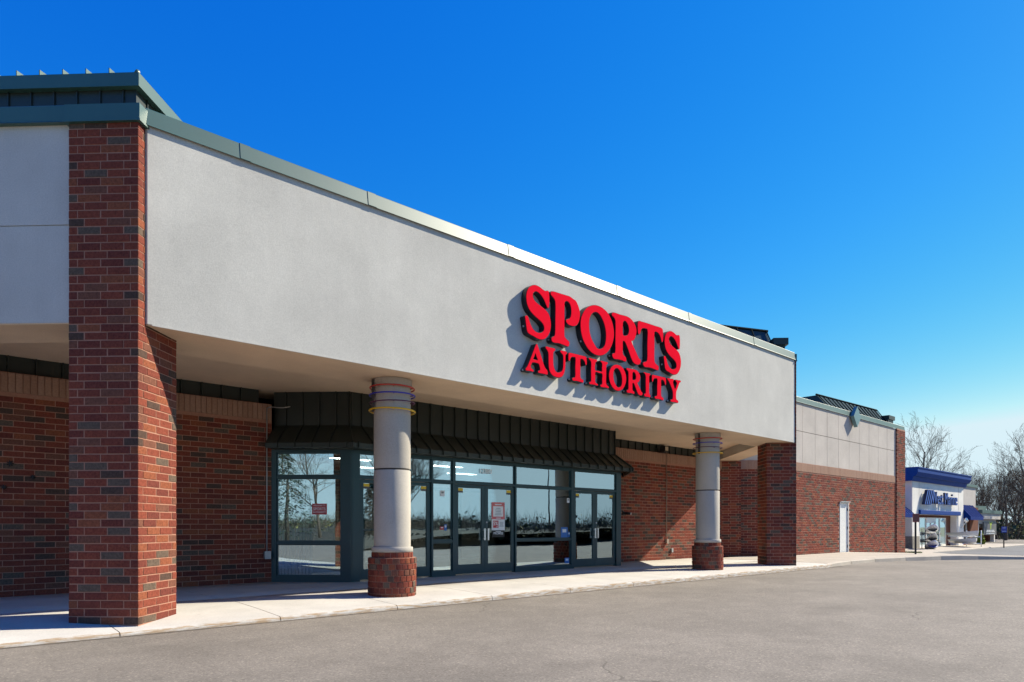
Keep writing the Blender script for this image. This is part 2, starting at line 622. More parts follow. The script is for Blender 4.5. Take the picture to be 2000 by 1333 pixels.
fr_pts = [(21.412, 8.86), (23.5, 8.98), (25.6, 8.98), (27.8, 8.7), (30.0, 8.15), (32.0, 7.4), (33.8, 6.55), (35.4, 5.7), (36.5, 5.3)]
bk_pts = [(21.412, 12.9), (23.5, 12.95), (25.6, 12.08), (27.8, 12.08), (30.0, 12.08), (32.0, 12.08), (34.0, 12.08), (36.2, 12.08), (38.1, 12.08)]
for i in range(len(fr_pts) - 1):
    f0, f1, k0, k1 = fr_pts[i], fr_pts[i + 1], bk_pts[i], bk_pts[i + 1]
    g_ = 0.010
    poly_slab([(f0[0] + g_, f0[1]), ((f0[0] + f1[0]) / 2, (f0[1] + f1[1]) / 2 - 0.02), (f1[0] - g_, f1[1])], [(k0[0] + g_, k0[1]), ((k0[0] + k1[0]) / 2, (k0[1] + k1[1]) / 2), (k1[0] - g_, k1[1])], M['walk2'])
nose_f = [(36.5, 5.3), (37.2, 5.5), (37.7, 6.2), (38.0, 7.4), (38.4, 8.8), (39.2, 10.2), (40.4, 11.3), (41.6, 11.75)]
nose_b = [(38.12, 12.08), (38.14, 12.08), (38.18, 12.1), (38.25, 12.1), (38.35, 12.12), (38.6, 12.6), (39.2, 13.3), (41.6, 15.2)]
for i in range(0, len(nose_f) - 1, 2):
    j = min(i + 3, len(nose_f))
    if j - i > 1:
        poly_slab(nose_f[i:j], nose_b[i:j], M['walk2'])
wx = [41.6, 45, 49, 53, 57, 61, 65]
for a, b_ in zip(wx, wx[1:]):
    poly_slab([(a + 0.01, 11.8), (b_ - 0.01, 11.8)], [(a + 0.01, 15.6), (b_ - 0.01, 15.6)], M['walk2'])

# ================================================================== BRICKS
PITCH, MOD, JOINT = 0.0972, 0.283, 0.0120
BH = PITCH - JOINT
_bm = {}


def brick_geo(length, depth=0.06, ch=0.0045, h=BH):
    a, z = length / 2, h / 2
    vs = [(-a, -depth, -z), (a, -depth, -z), (a, -depth, z), (-a, -depth, z),
          (-a, -ch, -z), (a, -ch, -z), (a, -ch, z), (-a, -ch, z),
          (-a + ch, 0, -z + ch), (a - ch, 0, -z + ch), (a - ch, 0, z - ch), (-a + ch, 0, z - ch)]
    fs = [(4, 0, 1, 5), (5, 1, 2, 6), (6, 2, 3, 7), (7, 3, 0, 4),
          (8, 4, 5, 9), (9, 5, 6, 10), (10, 6, 7, 11), (11, 7, 4, 8), (8, 9, 10, 11)]
    fs = [f[::-1] for f in fs]
    return vs, fs


def brick_mesh(length, depth):
    k = (round(length, 3), round(depth, 3))
    if k not in _bm:
        b = MB()
        b.add(*brick_geo(*k))
        _bm[k] = b.mesh('brick', M['brick_o'])
    return _bm[k]


def put_brick(parent, fr, s, z, ln, dep=0.06):
    o = bpy.data.objects.new('brick', brick_mesh(ln, dep))
    j = rng.uniform(-0.0025, 0.0025)
    place(o, parent, fr(s + rng.uniform(-0.0015, 0.0015), j, z + rng.uniform(-0.001, 0.001)), fr.a)
    return o


def add_brick(b, fr, s, z, ln, dep=0.06):
    vs, fs = brick_geo(ln, dep)
    j = rng.uniform(-0.0025, 0.0025)
    b.add([fr(v[0] + s, v[1] + j, v[2] + z) for v in vs], fs)


def rows(L_, z0, z1, shift=0.0, skip=None):
    """running bond: (s, z, length)"""
    out = []
    k = 0
    while z0 + (k + 1) * PITCH <= z1 + 0.03:
        zc = z0 + (k + 0.5) * PITCH
        off = shift + (0.0 if k % 2 == 0 else MOD / 2)
        s = -((-off) % MOD) if off else 0.0
        s = off % MOD - MOD
        while s < L_ - 0.02:
            a, e = max(s, 0.0), min(s + MOD, L_)
            ln = e - a - JOINT
            if ln > 0.03:
                c = (a + e) / 2
                if not (skip and skip(c, zc)):
                    out.append((c, zc, ln))
            s += MOD
        k += 1
    return out


def soldier_band(name, parent, fr, L_, z0, z1):
    b = MB()
    n = max(1, int(L_ / 0.098))
    w = L_ / n
    for i in range(n):
        vs, fs = brick_geo(w - 0.009, 0.06, 0.004, z1 - z0 - 0.008)
        b.add([fr(v[0] + (i + 0.5) * w, v[1] + 0.012, v[2] + (z0 + z1) / 2) for v in vs], fs)
    o = b.build(name, M['soldier'], parent)
    o['kind'] = 'stuff'
    return o


# ================================================================== THE STORE
store = empty('store_building', (11, 13, 0), 'brick and grey stucco sporting goods store with green metal trim and round columns', 'building')

SOF, CEIL, FT = 3.57, 3.87, 5.99      # beam soffit, recessed ceiling, fascia top
PA, PB = (2.23, 9.0), (19.6, 9.045)     # outer corners of the two front piers
PW = 0.855
FV = 9.08                             # face of the long stucco fascia


# ------------------------------------------------------------------ piers
def pier(vertex, ztop, single=0, zvis=9):
    core = MB()
    f45 = Fr(vertex[0], vertex[1], 45)
    core.box(0.005, PW - 0.005, 0.005, PW - 0.005, -0.12, ztop - 0.004, f45)
    p = core.build('brick_pier', M['mortar'], store)
    face_l = Fr(vertex[0], vertex[1], 135)                                   # looks at the viewer
    face_r = Fr(*f45(PW, 0, 0)[:2], 225)                                     # looks towards the sun
    face_b = Fr(*f45(PW, PW, 0)[:2], 315)
    face_t = Fr(*f45(0, PW, 0)[:2], 45)
    todo, rest = [], MB()
    n = int(round((ztop + 0.05) / PITCH)) + 1
    for k in range(n):
        zc = -0.05 + (k + 0.5) * PITCH
        if zc + PITCH / 2 > ztop + 0.04:
            break
        big = k % 2 == 0
        cl, cd = (0.183, 0.100) if big else (0.100, 0.183)
        ll = cl - JOINT / 2
        todo.append((k, 0, face_l, ll / 2, zc, ll, cd - JOINT / 2))
        s = cl
        for ln in ((MOD, MOD, PW - cl - 2 * MOD)):
            l2 = ln - (JOINT if s + ln < PW - 0.01 else JOINT / 2)
            todo.append((k, 0, face_l, s + JOINT / 2 + l2 / 2, zc, l2, 0.06))
            s += ln
        s = PW - cd
        for ln in ((MOD, MOD, PW - cd - 2 * MOD)):
            l2 = ln - (JOINT if s - ln > 0.01 else JOINT / 2)
            todo.append((k, 1, face_r, s - JOINT / 2 - l2 / 2, zc, l2, 0.06))
            s -= ln
    for fr in (face_b, face_t):
        for s, z, ln in rows(PW, -0.05, ztop - 0.02):
            add_brick(rest, fr, s, z, ln)
    if single:
        def score(t):
            return t[5] * (1.0 if t[1] == 0 else 0.52) * (1.0 if (t[1] == 0 or t[4] < SOF) else 0.05)
        todo.sort(key=score, reverse=True)
        for t in todo[:single]:
            put_brick(p, *t[2:])
        todo = todo[single:]
    for t in todo:
        add_brick(rest, *t[2:])
    r_ = rest.build('brickwork', M['brick_i'], p)
    r_['kind'] = 'stuff'
    return p


pier(PA, 5.95, 300)
pier(PB, 5.95)
PC = (PB[0] + 5.5 * K, PB[1] + 5.5 * K)
pier(PC, SOF)

# pier caps of folded green metal
for vx in (PA, PB):
    f45 = Fr(vx[0], vx[1], 45)
    c = MB()
    ov = 0.035 if vx is PA else 0.010
    c.box(-ov, PW + 0.03, -ov, PW + 0.03, 5.952, 6.155, f45)
    c.box(-ov - 0.01, PW + 0.04, -ov - 0.01, PW + 0.04, 5.945, 5.968, f45)
    c.build('pier_cap', M['green'], store)

# ------------------------------------------------------------------ canopy
front = MB()
front.prism([(PA[0] + 0.12, FV), (PB[0] - 0.025, FV), (PB[0] + 0.85, 10.33), (PA[0] - 0.85, 10.33)], SOF + 0.012, FT)
front.build('fascia', M['stucco'], store)
sof = MB()
sof.prism([(PA[0] + 0.13, FV + 0.012), (PB[0] - 0.13, FV + 0.012), (PB[0] + 0.85, 10.335), (PA[0] - 0.85, 10.335)], SOF, SOF + 0.0115)
sof.build('soffit', M['soffit'], store)
# drip bead at the foot of the fascia
db = MB()
db.box(PA[0] + 0.17, PB[0] - 0.08, FV - 0.006, FV + 0.011, SOF - 0.003, SOF + 0.016)
db.build('drip_bead', M['stucco'], store)

fA = Fr(PA[0], PA[1], 45)
fB = Fr(PB[0], PB[1], 45)
# near side: runs back to the left (frame y); far side: runs back in depth (frame x)
sideA = MB()
sideA.box(0.075, PW + 0.02, PW - 0.01, 6.5, SOF + 0.017, FT - 0.004, fA)
sideA.box(0.06, 0.0745, PW - 0.01, 6.5, SOF + 0.015, 4.753, fA)
sideA.box(0.06, 0.0745, PW - 0.01, 6.5, 4.767, FT - 0.002, fA)
oA = sideA.build('side_fascia', M['stucco'], store)
sA = MB()
sA.box(0.07, PW + 0.03, PW + 0.004, 6.5, SOF + 0.003, SOF + 0.0145, fA)
sA.build('soffit', M['soffit'], store)
sideB = MB()
sideB.box(PW - 0.01, 7.2, 0.05, PW, SOF + 0.015, FT - 0.004, fB)
sideB.build('side_fascia', M['stucco'], store)
sB = MB()
sB.box(PW + 0.004, 7.2, 0.06, PW + 0.01, SOF + 0.004, SOF + 0.0145, fB)
sB.build('soffit', M['soffit'], store)
ce = MB()
ce.prism([(1.6, 10.2), (20.3, 10.2), (23.7, 13.6), (24.5, 14.4), (-2.6, 14.4), (-0.9, 12.7)], CEIL, CEIL + 0.10)
ce.build('ceiling_panel', M['soffit'], store)
rf = MB()
rf.prism([(2.5, 9.3), (19.3, 9.3), (24.5, 14.2), (38.1, 14.2), (38.1, 44), (-12, 44), (-12, 14.2), (-2.6, 14.2)], 5.80, 5.93)
rf.build('flat_roof', M['greend'], store)

# coping along the fascia: lengths of folded metal with cover plates over the joints
cx = [PA[0] + 0.10, 3.53, 5.45, 8.32, 11.4, 14.1, 17.2, PB[0] - 0.045]
prof = [(FV + 0.30, 6.165), (FV + 0.004, 6.195), (FV - 0.002, 6.187), (FV - 0.032, 5.992), (FV - 0.037, 5.976), (FV - 0.030, 5.976), (FV - 0.022, 5.990), (FV + 0.008, 6.17), (FV + 0.30, 6.14)]
for a, b_ in zip(cx, cx[1:]):
    c = MB()
    c.extrude(prof[::-1], a + 0.003, b_ - 0.003)
    c.build('coping', M['green'], store)
for x in cx[1:-1]:
    c = MB()
    pp = [(y - 0.006, z + 0.004) for y, z in prof]
    c.extrude(pp[::-1], x - 0.07, x + 0.07)
    c.build('coping_cover', M['green'], store)
c = MB()
c.extrude([(x * 1.0 - 0.0, z) for x, z in [(0.30, 6.165), (0.01, 6.175), (0.004, 6.165), (0.004, 5.985), (-0.01, 5.965), (0.06, 5.965), (0.06, 5.985), (0.30, 6.15)]][::-1], -6.4, -PW - 0.04, Fr(PA[0], PA[1], -45))
# frame -45: x runs to the lower right, so the side fascia lies at negative x; y points inwards
c.build('coping', M['green'], store)
c = MB()
c.box(PW + 0.04, 7.0, 0.0, 0.30, 5.985, 6.165, fB)
c.build('coping', M['green'], store)


# ------------------------------------------------------------------ raised standing-seam roofs
def raised_roof(corner, wx_, wy_, z0, zw, deg, rise, steps):
    """box with ribbed walls, an eave band and a low seamed roof, in a turned frame (x depth, y left)"""
    f = Fr(corner[0], corner[1], deg)
    root = MB()
    root.box(0, wx_, 0, wy_, z0, zw, f)
    r = root.build('roof_lantern', M['greend'], store)
    ribs = MB()
    k = 0.18
    while k < wy_:
        ribs.box(-0.022, 0.0, k - 0.008, k + 0.008, z0, zw, f)
        k += 0.335
    k = 0.25
    while k < wx_:
        ribs.box(k - 0.008, k + 0.008, -0.022, 0.0, z0, zw, f)
        k += 0.335
    ribs.build('wall_rib', M['greend'], r)
    e = MB()
    e.box(-0.09, wx_ + 0.09, -0.09, wy_ + 0.09, zw, zw + 0.185, f)
    e.build('eave_band', M['green'], r)
    zt = zw + 0.187
    ro = MB()
    a = [f(-0.09, -0.09, zt), f(wx_ + 0.09, -0.09, zt), f(wx_ + 0.09, wy_ + 0.09, zt), f(-0.09, wy_ + 0.09, zt)]
    t = [f(wx_ / 2, wx_ / 2, zt + rise), f(wx_ / 2, wy_ - wx_ / 2, zt + rise)]
    ro.add(a + t, [(0, 1, 4), (1, 2, 5, 4), (2, 3, 5), (3, 0, 4, 5)])
    ro.build('hip_roof', M['green'], r)
    y = 0.34
    while y < wy_ - 0.1:
        s_ = MB()
        run = min(wx_ / 2, y, wy_ - y) if steps else wx_ / 2
        h0, h1 = zt, zt + rise * run / (wx_ / 2)
        p0, p1 = f(-0.085, y - 0.006, h0), f(run, y - 0.006, h1)
        q0, q1 = f(-0.085, y + 0.006, h0), f(run, y + 0.006, h1)
        up = 0.075
        s_.add([p0, p1, q1, q0] + [(v[0], v[1], v[2] + up) for v in (p0, p1, q1, q0)], [(0, 1, 5, 4), (2, 3, 7, 6), (4, 5, 6, 7), (3, 0, 4, 7), (1, 2, 6, 5)])
        s_.build('roof_seam', M['green'], r)
        y += 0.335
    hp = MB()
    hp.tube([f(-0.05, -0.05, zt + 0.03), f(wx_ / 2, wx_ / 2, zt + rise + 0.03)], 0.035, 6)
    hp.build('hip_cap', M['green'], r)
    return r


raised_roof((2.62, 10.68), 5.0, 7.0, 5.9, 7.29, 45, 0.35, True)


M['seamd'] = paint('seam dark', (0.012, 0.018, 0.018), 0.9, 0.0, 0.03)


def seamed_slope(fr, x0, x1, y_eave, z_eave, y_ridge, z0r, z1r, zb, step_w, step_z):
    """steep seamed roof face (frame x to the right, y inwards) with a dark end wall and a low box beside it"""
    b = MB()
    v = [fr(x0, y_eave, z_eave), fr(x1, y_eave, z_eave), fr(x1, y_ridge, z1r), fr(x0, y_ridge, z0r),
         fr(x0, y_ridge + 2.5, zb), fr(x1, y_ridge + 2.5, zb), fr(x1, y_eave, zb), fr(x0, y_eave, zb), fr(x1, y_ridge + 2.5, z1r), fr(x0, y_ridge + 2.5, z0r)]
    b.add(v, [(0, 1, 2, 3), (1, 6, 5, 8, 2), (0, 3, 9, 4, 7), (3, 2, 8, 9), (7, 6, 1, 0)])
    r = b.build('roof_lantern', M['roofpanel'], store)
    n = max(2, int((x1 - x0) / 0.45))
    for i in range(n + 1):
        t = i / n
        x = x0 + (x1 - x0) * t
        p, q = Vector(fr(x, y_eave - 0.03, z_eave + 0.03)), Vector(fr(x, y_ridge - 0.02, z0r + (z1r - z0r) * t + 0.03))
        s_ = MB()
        s_.tube([p, q], 0.022, 4, smooth=False)
        s_.build('roof_seam', M['seamd'], r)
    s_ = MB()
    s_.tube([fr(x0 - 0.1, y_ridge, z0r + 0.02), fr(x1 + 0.06, y_ridge, z1r + 0.02)], 0.045, 4, smooth=False)
    s_.build('ridge_cap', M['seamd'], r)
    s_ = MB()
    s_.box(x1 + 0.003, x1 + step_w, y_eave, y_ridge + 2.0, zb, step_z, fr)
    s_.box(x1 + 0.003, x1 + step_w + 0.08, y_eave - 0.06, y_ridge + 2.06, step_z, step_z + 0.2, fr)
    s_.build('roof_step', M['greend'], r)
    return r


seamed_slope(Fr(18.85, 11.2, -45), -0.3, 1.50, -0.62, 6.45, 0.0, 7.34, 7.08, 5.9, 0.36, 6.52)
seamed_slope(Fr(0, 0, 0), 30.4, 37.4, 12.55, 6.25, 13.1, 6.93, 7.05, 5.9, 0.75, 6.55)


# ------------------------------------------------------------------ rear walls
def brick_wall(fr, L_, z0, z1, body_d=0.30, single=None, shift=0.0, band=None, skip=None, holes=None, ztop=None):
    b = MB()
    top = ztop if ztop else z1
    if holes is None:
        b.box(0.0, L_, -body_d, -0.0045, z0 - 0.35, top, fr)
    else:
        h0, h1, hz = holes
        b.box(0.0, h0, -body_d, -0.0045, z0 - 0.35, top, fr)
        b.box(h1, L_, -body_d, -0.0045, z0 - 0.35, top, fr)
        b.box(h0, h1, -body_d, -0.0047, hz, top, fr)
    w = b.build('brick_wall', M['mortar'], store)
    rest = MB()
    lst = rows(L_, z0, z1, shift, skip)
    if single:
        seen = [t for t in lst if single(*fr(t[0], 0, t[1]))]
        seen.sort(key=lambda t: math.hypot(*fr(t[0], 0, 0)[:2]))
        seen = seen[:300]
        ss = set(seen)
        for t in seen:
            put_brick(w, fr, *t)
        lst = [t for t in lst if t not in ss]
    for t in lst:
        add_brick(rest, fr, *t)
    if lst:
        o = rest.build('brickwork', M['brick_i'], w)
        o['kind'] = 'stuff'
    if band:
        soldier_band('soldier_course', w, fr, L_, band[0], band[1])
    return w


RV = 13.45
brick_wall(Fr(5.77, RV, 180), 10.5, 0.0, 3.26, single=lambda x, y, z: (1.25 < x < 2.45) or (3.8 < x < 5.8), band=(3.265, 3.585), ztop=3.59)
brick_wall(Fr(23.66, RV, 180), 6.92, 0.0, 3.26, band=(3.265, 3.585), ztop=3.59)
# far return and wing
WV = 12.1
brick_wall(Fr(25.0, WV, 135), 1.86, 0.0, 3.28, band=(3.285, 3.62), ztop=3.63)
DH0, DH1 = 37.12 - 31.24, 37.12 - 30.33
brick_wall(Fr(37.12, WV, 180), 37.12 - 25.0, -0.25, 3.28, band=(3.285, 3.62), ztop=3.63, holes=(DH0, DH1, 2.17),
           skip=lambda s, z: (DH0 - 0.12 < s < DH1 + 0.12) and z < 2.2)
# end pilaster
wp = MB()
wp.box(37.13, 38.285, WV - 0.065, WV + 1.4, -0.6, 6.0)
wpo = wp.build('brick_pilaster', M['mortar'], store)
rest = MB()
for fr, L_ in ((Fr(38.29, WV - 0.07, 180), 1.17), (Fr(38.29, WV + 1.4, -90), 1.46)):
    for t in rows(L_, -0.28, 5.97):
        add_brick(rest, fr, *t)
_o = rest.build('brickwork', M['brick_i'], wpo)
_o['kind'] = 'stuff'

# dark seamed siding between the wall heads and the canopy ceiling
for x0, x1 in ((-4.5, 5.55), (16.75, 23.9)):
    n = int((x1 - x0) / 0.36)
    for i in range(n):
        a = x0 + (x1 - x0) * i / n
        b_ = x0 + (x1 - x0) * (i + 1) / n
        s_ = MB()
        s_.box(a, b_ - 0.006, RV + 0.10, RV + 0.13, 3.592, 4.2)
        s_.box(a, a + 0.02, RV + 0.065, RV + 0.10, 3.592, 4.2)
        s_.build('siding_panel', M['greend'], store)

# stucco panels above the wing's brick, with open joints
pb = MB()
pb.box(25.05, 37.12, WV + 0.06, WV + 0.30, 3.63, 6.0)
pb.build('panel_backing', M['jointdark'], store)
pu = [25.02] + [26.78 - 1.149 + 1.149 * i for i in range(0, 11)]
pu = [25.02] + [26.78 + 1.149 * i for i in range(-1, 10)]
pu = [p for p in pu if p < 37.2]
for a, b_ in zip(pu, pu[1:]):
    if b_ - a < 0.2:
        continue
    for z0, z1 in ((3.632, 4.865), (4.885, 5.99)):
        s_ = MB()
        j = rng.uniform(-0.002, 0.002)
        s_.box(a + 0.010, b_ - 0.010, WV + 0.01 + j, WV + 0.055, z0, z1)
        s_.build('stucco_panel', M['stucco2'], store)
rp = MB()
rp.box(0.0, 1.9, -0.30, -0.02, 3.632, 5.9, Fr(25.0, WV, 135))
rp.build('stucco_panel', M['stucco2'], store)
for a, b_ in ((25.0, 28.2), (28.2, 31.4), (31.4, 34.6), (34.6, 38.36)):
    c = MB()
    c.extrude([(y - FV + WV, z + 0.015) for y, z in prof][::-1], a + 0.004, b_ - 0.004)
    c.build('coping', M['green'], store)
# diamond plate on the coping
dm = MB()
dd = [(0, -0.46), (0.40, 0.0), (0, 0.46), (-0.40, 0.0)]
dv = [(31.75 + x, WV - 0.20, 5.98 + z) for x, z in dd] + [(31.75 + x, WV - 0.05, 5.98 + z) for x, z in dd]
dm.add(dv, [(0, 1, 2, 3), (7, 6, 5, 4), (4, 5, 1, 0), (5, 6, 2, 1), (6, 7, 3, 2), (7, 4, 0, 3)])
dm.build('diamond_ornament', paint('ornament sky tint', (0.13, 0.23, 0.24), 0.4, 0.0, 0.4), store)  # light teal base colour stands in for sky reflected on the plate

# service door in the wing
sd = MB()
sd.box(30.36, 31.21, WV + 0.03, WV + 0.075, -0.02, 2.13)
sdo = sd.build('service_door', M['offwhite'], store)
tag(sdo, label='plain off white steel service door in the brick wing')
s_ = MB()
s_.box(30.31, 30.36, WV - 0.02, WV + 0.10, -0.05, 2.15)
s_.box(31.21, 31.26, WV - 0.02, WV + 0.10, -0.05, 2.15)
s_.box(30.31, 31.26, WV - 0.021, WV + 0.10, 2.131, 2.185)
s_.build('frame', M['offwhite'], sdo)
s_ = MB()
s_.box(30.27, 31.30, WV - 0.09, WV, 2.186, 2.205)
s_.build('drip_cap', M['steel'], sdo)
for z in (0.25, 1.05, 1.85):
    s_ = MB()
    s_.tube([(31.212, WV + 0.018, z - 0.06), (31.212, WV + 0.018, z + 0.06)], 0.016, 6)
    s_.build('hinge', M['black'], sdo)

# outer shell of the big shop behind
sh = MB()
sh.box(-12, -11.7, 13.7, 44, -0.5, 5.8)
sh.box(-12, 38.1, 43.7, 44, -0.5, 5.8)
sh.box(37.8, 38.1, 13.52, 44, -0.5, 5.8)
sh.box(-12, -4.7, RV, 13.7, -0.4, 5.8)
sh.build('outer_wall', M['mortar'], store)

# ------------------------------------------------------------------ round columns
def column(cx, cy):
    root = MB()
    root.lathe([(0.305, 0.785), (0.305, 2.045), (0.300, 2.056)], cx, cy, 64)
    r = root.build('round_column', M['column'], store)
    b = MB()
    b.lathe([(0.300, 2.084), (0.305, 2.095), (0.305, 3.44)], cx, cy, 64)
    b.build('shaft', M['column'], r)
    b = MB()
    b.lathe([(0.288, 2.05), (0.288, 2.09)], cx, cy, 64, cap=False)
    b.build('shaft_joint', M['jointdark'], r)
    b = MB()
    b.lathe([(0.326, 3.435), (0.329, 3.44), (0.329, 3.565)], cx, cy, 64)
    b.build('cap_ring', M['column'], r)
    b = MB()
    b.lathe([(0.336, 0.702), (0.343, 0.706), (0.343, 0.770), (0.336, 0.785)], cx, cy, 64)
    b.build('plinth_ring', M['column'], r)
    core = MB()
    core.lathe([(0.388, -0.12), (0.388, 0.610), (0.333, 0.611), (0.333, 0.701)], cx, cy, 64, smooth=False)
    core.build('base_core', M['mortar'], r)
    meshes = {}
    for k in range(8):
        rad = 0.343 if k == 7 else 0.400
        z0 = -0.065 + k * PITCH
        n = 20 if k == 7 else 23
        if (k, n) not in meshes:
            a = math.pi / n * (1 - JOINT / (2 * math.pi * rad / n))
            v, f = [], []
            h = BH if k != 7 else 0.078
            for rr, e in ((rad - 0.06, 0), (rad - 0.004, 0), (rad, 1)):
                for zz in (0, h):
                    for t in (-1, -0.33, 0.33, 1):
                        ang = t * (a - (0.004 / rad if e else 0))
                        z_ = zz + (0.004 if e and zz == 0 else (-0.004 if e else 0))
                        v.append((rr * math.cos(ang), rr * math.sin(ang), z_))
            # indices: layer*8 + row*4 + col
            I = lambda l, w, c_: l * 8 + w * 4 + c_
            for c_ in range(3):
                f.append((I(2, 0, c_), I(2, 0, c_ + 1), I(2, 1, c_ + 1), I(2, 1, c_)))
                for l in (0, 1):
                    f.append((I(l, 0, c_), I(l, 0, c_ + 1), I(l + 1, 0, c_ + 1), I(l + 1, 0, c_)))
                    f.append((I(l + 1, 1, c_), I(l + 1, 1, c_ + 1), I(l, 1, c_ + 1), I(l, 1, c_)))
            for l in (0, 1):
                f.append((I(l, 0, 0), I(l + 1, 0, 0), I(l + 1, 1, 0), I(l, 1, 0)))
                f.append((I(l + 1, 0, 3), I(l, 0, 3), I(l, 1, 3), I(l + 1, 1, 3)))
            mb = MB()
            mb.add(v, f)
            meshes[(k, n)] = mb.mesh('brick', M['brick_o'])
        for i in range(n):
            ang = 2 * math.pi * (i + (0.5 if k % 2 else 0.0) + 0.13 * k) / n
            j = rng.uniform(-0.004, 0.004)
            o = bpy.data.objects.new('brick', meshes[(k, n)])
            place(o, r, (cx + j * math.cos(ang), cy + j * math.sin(ang), z0), ang)
    for z, nm, rad, tr in ((3.43, 'hoop_red', 0.365, 0.013), (3.31, 'hoop_blue', 0.375, 0.012), (3.185, 'hoop_violet', 0.370, 0.010), (3.05, 'hoop_yellow', 0.378, 0.015)):
        b = MB()
        tilt = rng.uniform(-0.012, 0.012)
        b.tube([(cx + rad * math.cos(2 * math.pi * i / 48), cy + rad * math.sin(2 * math.pi * i / 48), z + tilt * math.cos(2 * math.pi * i / 48)) for i in range(48)], tr, 6, closed=True)
        h = b.build('hoop', M[nm], r, label={'hoop_red': 'red', 'hoop_blue': 'blue', 'hoop_violet': 'dark violet', 'hoop_yellow': 'yellow'}[nm] + ' painted metal hoop round the column head')
        b = MB()
        for q in range(5):
            a = 2 * math.pi * (q + 0.35) / 5
            b.tube([(cx + 0.29 * math.cos(a), cy + 0.29 * math.sin(a), z - 0.006), (cx + rad * math.cos(a), cy + rad * math.sin(a), z - 0.006)], 0.008, 5)
        b.build('hoop_pin', M[nm], h)
    b = MB()
    b.box(cx - 0.36, cx - 0.335, cy + 0.02, cy + 0.06, 3.02, 3.55)
    b.build('hanger_strap', M['jointdark'], r)
    return r


M['hoop_red'] = paint('red enamel', (0.50, 0.035, 0.025), 0.35)
M['hoop_blue'] = paint('blue enamel', (0.03, 0.03, 0.42), 0.35)
M['hoop_violet'] = paint('violet enamel', (0.10, 0.015, 0.06), 0.35)
M['hoop_yellow'] = paint('yellow enamel', (0.72, 0.42, 0.015), 0.35)
column(6.27, 9.78)
column(16.02, 9.78)

# ------------------------------------------------------------------ storefront
GV = 12.30
GC = (6.907, GV)
fC = Fr(GC[0], GC[1], 135)      # chamfer: x from the corner back to the wall, y towards the viewer
HEAD0, HEAD1 = 2.615, 2.675
fm = MB()
for a, b_ in ((6.93, 7.116), (8.902, 8.95), (9.493, 9.573), (11.426, 11.47), (13.462, 13.575), (15.358, 15.567)):
    fm.box(a, b_, GV, GV + 0.12, 0.0, HEAD1 - 0.003)
fm.box(6.93, 15.56, GV + 0.004, GV + 0.118, HEAD0, HEAD1)
fm.box(7.0, 15.4, GV + 0.006, GV + 0.116, 2.098, 2.150)
fm.prism([(6.907, GV), (6.94, GV), (6.94, GV + 0.115), (6.83, GV + 0.15), (6.76, GV + 0.15)], 0.0, HEAD1 - 0.002)
for a, b_ in ((0.02, 0.20), (1.52, 1.62)):
    fm.box(a, b_, -0.12, 0.0, 0.0, HEAD1 - 0.001, fC)
fm.box(0.1, 1.6, -0.118, -0.004, HEAD0, HEAD1, fC)
fm.box(0.1, 1.6, -0.116, -0.006, 2.10, 2.150, fC)
fm.box(0.1, 1.6, -0.115, -0.005, 0.765, 0.82, fC)
fm.box(0.1, 1.6, -0.117, -0.003, 0.0, 0.125, fC)
fm.box(8.94, 9.50, GV + 0.005, GV + 0.115, 0.76, 0.815)
fm.box(8.94, 9.50, GV + 0.004, GV + 0.116, 0.0, 0.125)
fm.box(11.46, 13.47, GV + 0.005, GV + 0.115, 0.765, 0.81)
fm.box(11.46, 13.47, GV + 0.004, GV + 0.116, 0.0, 0.105)
# right chamfer, seen only from further along
fR = Fr(15.567, GV, 45)
fm.box(0.0, 1.62, 0.0, 0.12, 0.0, 0.125, fR)
fm.box(0.0, 1.62, 0.001, 0.119, HEAD0, HEAD1, fR)
fm.box(1.5, 1.62, 0.002, 0.118, 0.126, HEAD0 - 0.001, fR)
fm.build('storefront_frame', M['frame'], store)


def tilted_pane(fr, x0, x1, y, z0, z1, mat, parent):
    """a thin pane that never sits perfectly true in its frame"""
    a, b2 = rng.uniform(-0.0035, 0.0035), rng.uniform(-0.0035, 0.0035)
    xm, zm = (x0 + x1) / 2, (z0 + z1) / 2
    g = MB()
    g.box(x0, x1, y - 0.004, y + 0.004, z0, z1, lambda x, yy, z: fr(x, yy + a * (x - xm) + b2 * (z - zm), z))
    return g.build('pane', mat, parent)


def window(fr, x0, x1, z0, z1, yin=-0.05, sgn=1, mat='glass', lab=None):
    """stop frame and pane between mullions; frame y towards the viewer"""
    b = MB()
    t = 0.022
    for a, c_, e, g in ((x0, x0 + t, z0, z1), (x1 - t, x1, z0, z1), (x0 + t, x1 - t, z0, z0 + t), (x0 + t, x1 - t, z1 - t, z1)):
        b.box(a, c_, yin - 0.02, yin + 0.02, e, g, fr)
    w = b.build('window', M['frame'], store)
    if lab:
        tag(w, label=lab)
    tilted_pane(fr, x0 + t - 0.004, x1 - t + 0.004, yin, z0 + t - 0.004, z1 - t + 0.004, M[mat], w)
    return w


fG = Fr(0, GV, 180)             # frame x = -world x, y towards the viewer


def wfront(x0, x1, z0, z1, lab=None):
    return window(fG, -x1, -x0, z0, z1, lab=lab)


for x0, x1 in ((7.116, 8.902), (8.95, 9.493), (9.573, 11.426), (11.47, 13.462), (13.575, 15.358)):
    wfront(x0, x1, 2.150, HEAD0)
wfront(8.95, 9.493, 0.815, 2.098)
wfront(8.95, 9.493, 0.125, 0.76)
wfront(11.47, 13.462, 0.81, 2.098)
wfront(11.47, 13.462, 0.105, 0.765)
for z0, z1 in ((0.125, 0.765), (0.82, 2.10), (2.15, HEAD0)):
    window(fC, 0.20, 1.52, z0, z1)
window(Fr(fR(0, 0, 0)[0], fR(0, 0, 0)[1], 45), 0.0, 1.5, 0.13, HEAD0 - 0.005, yin=0.06)

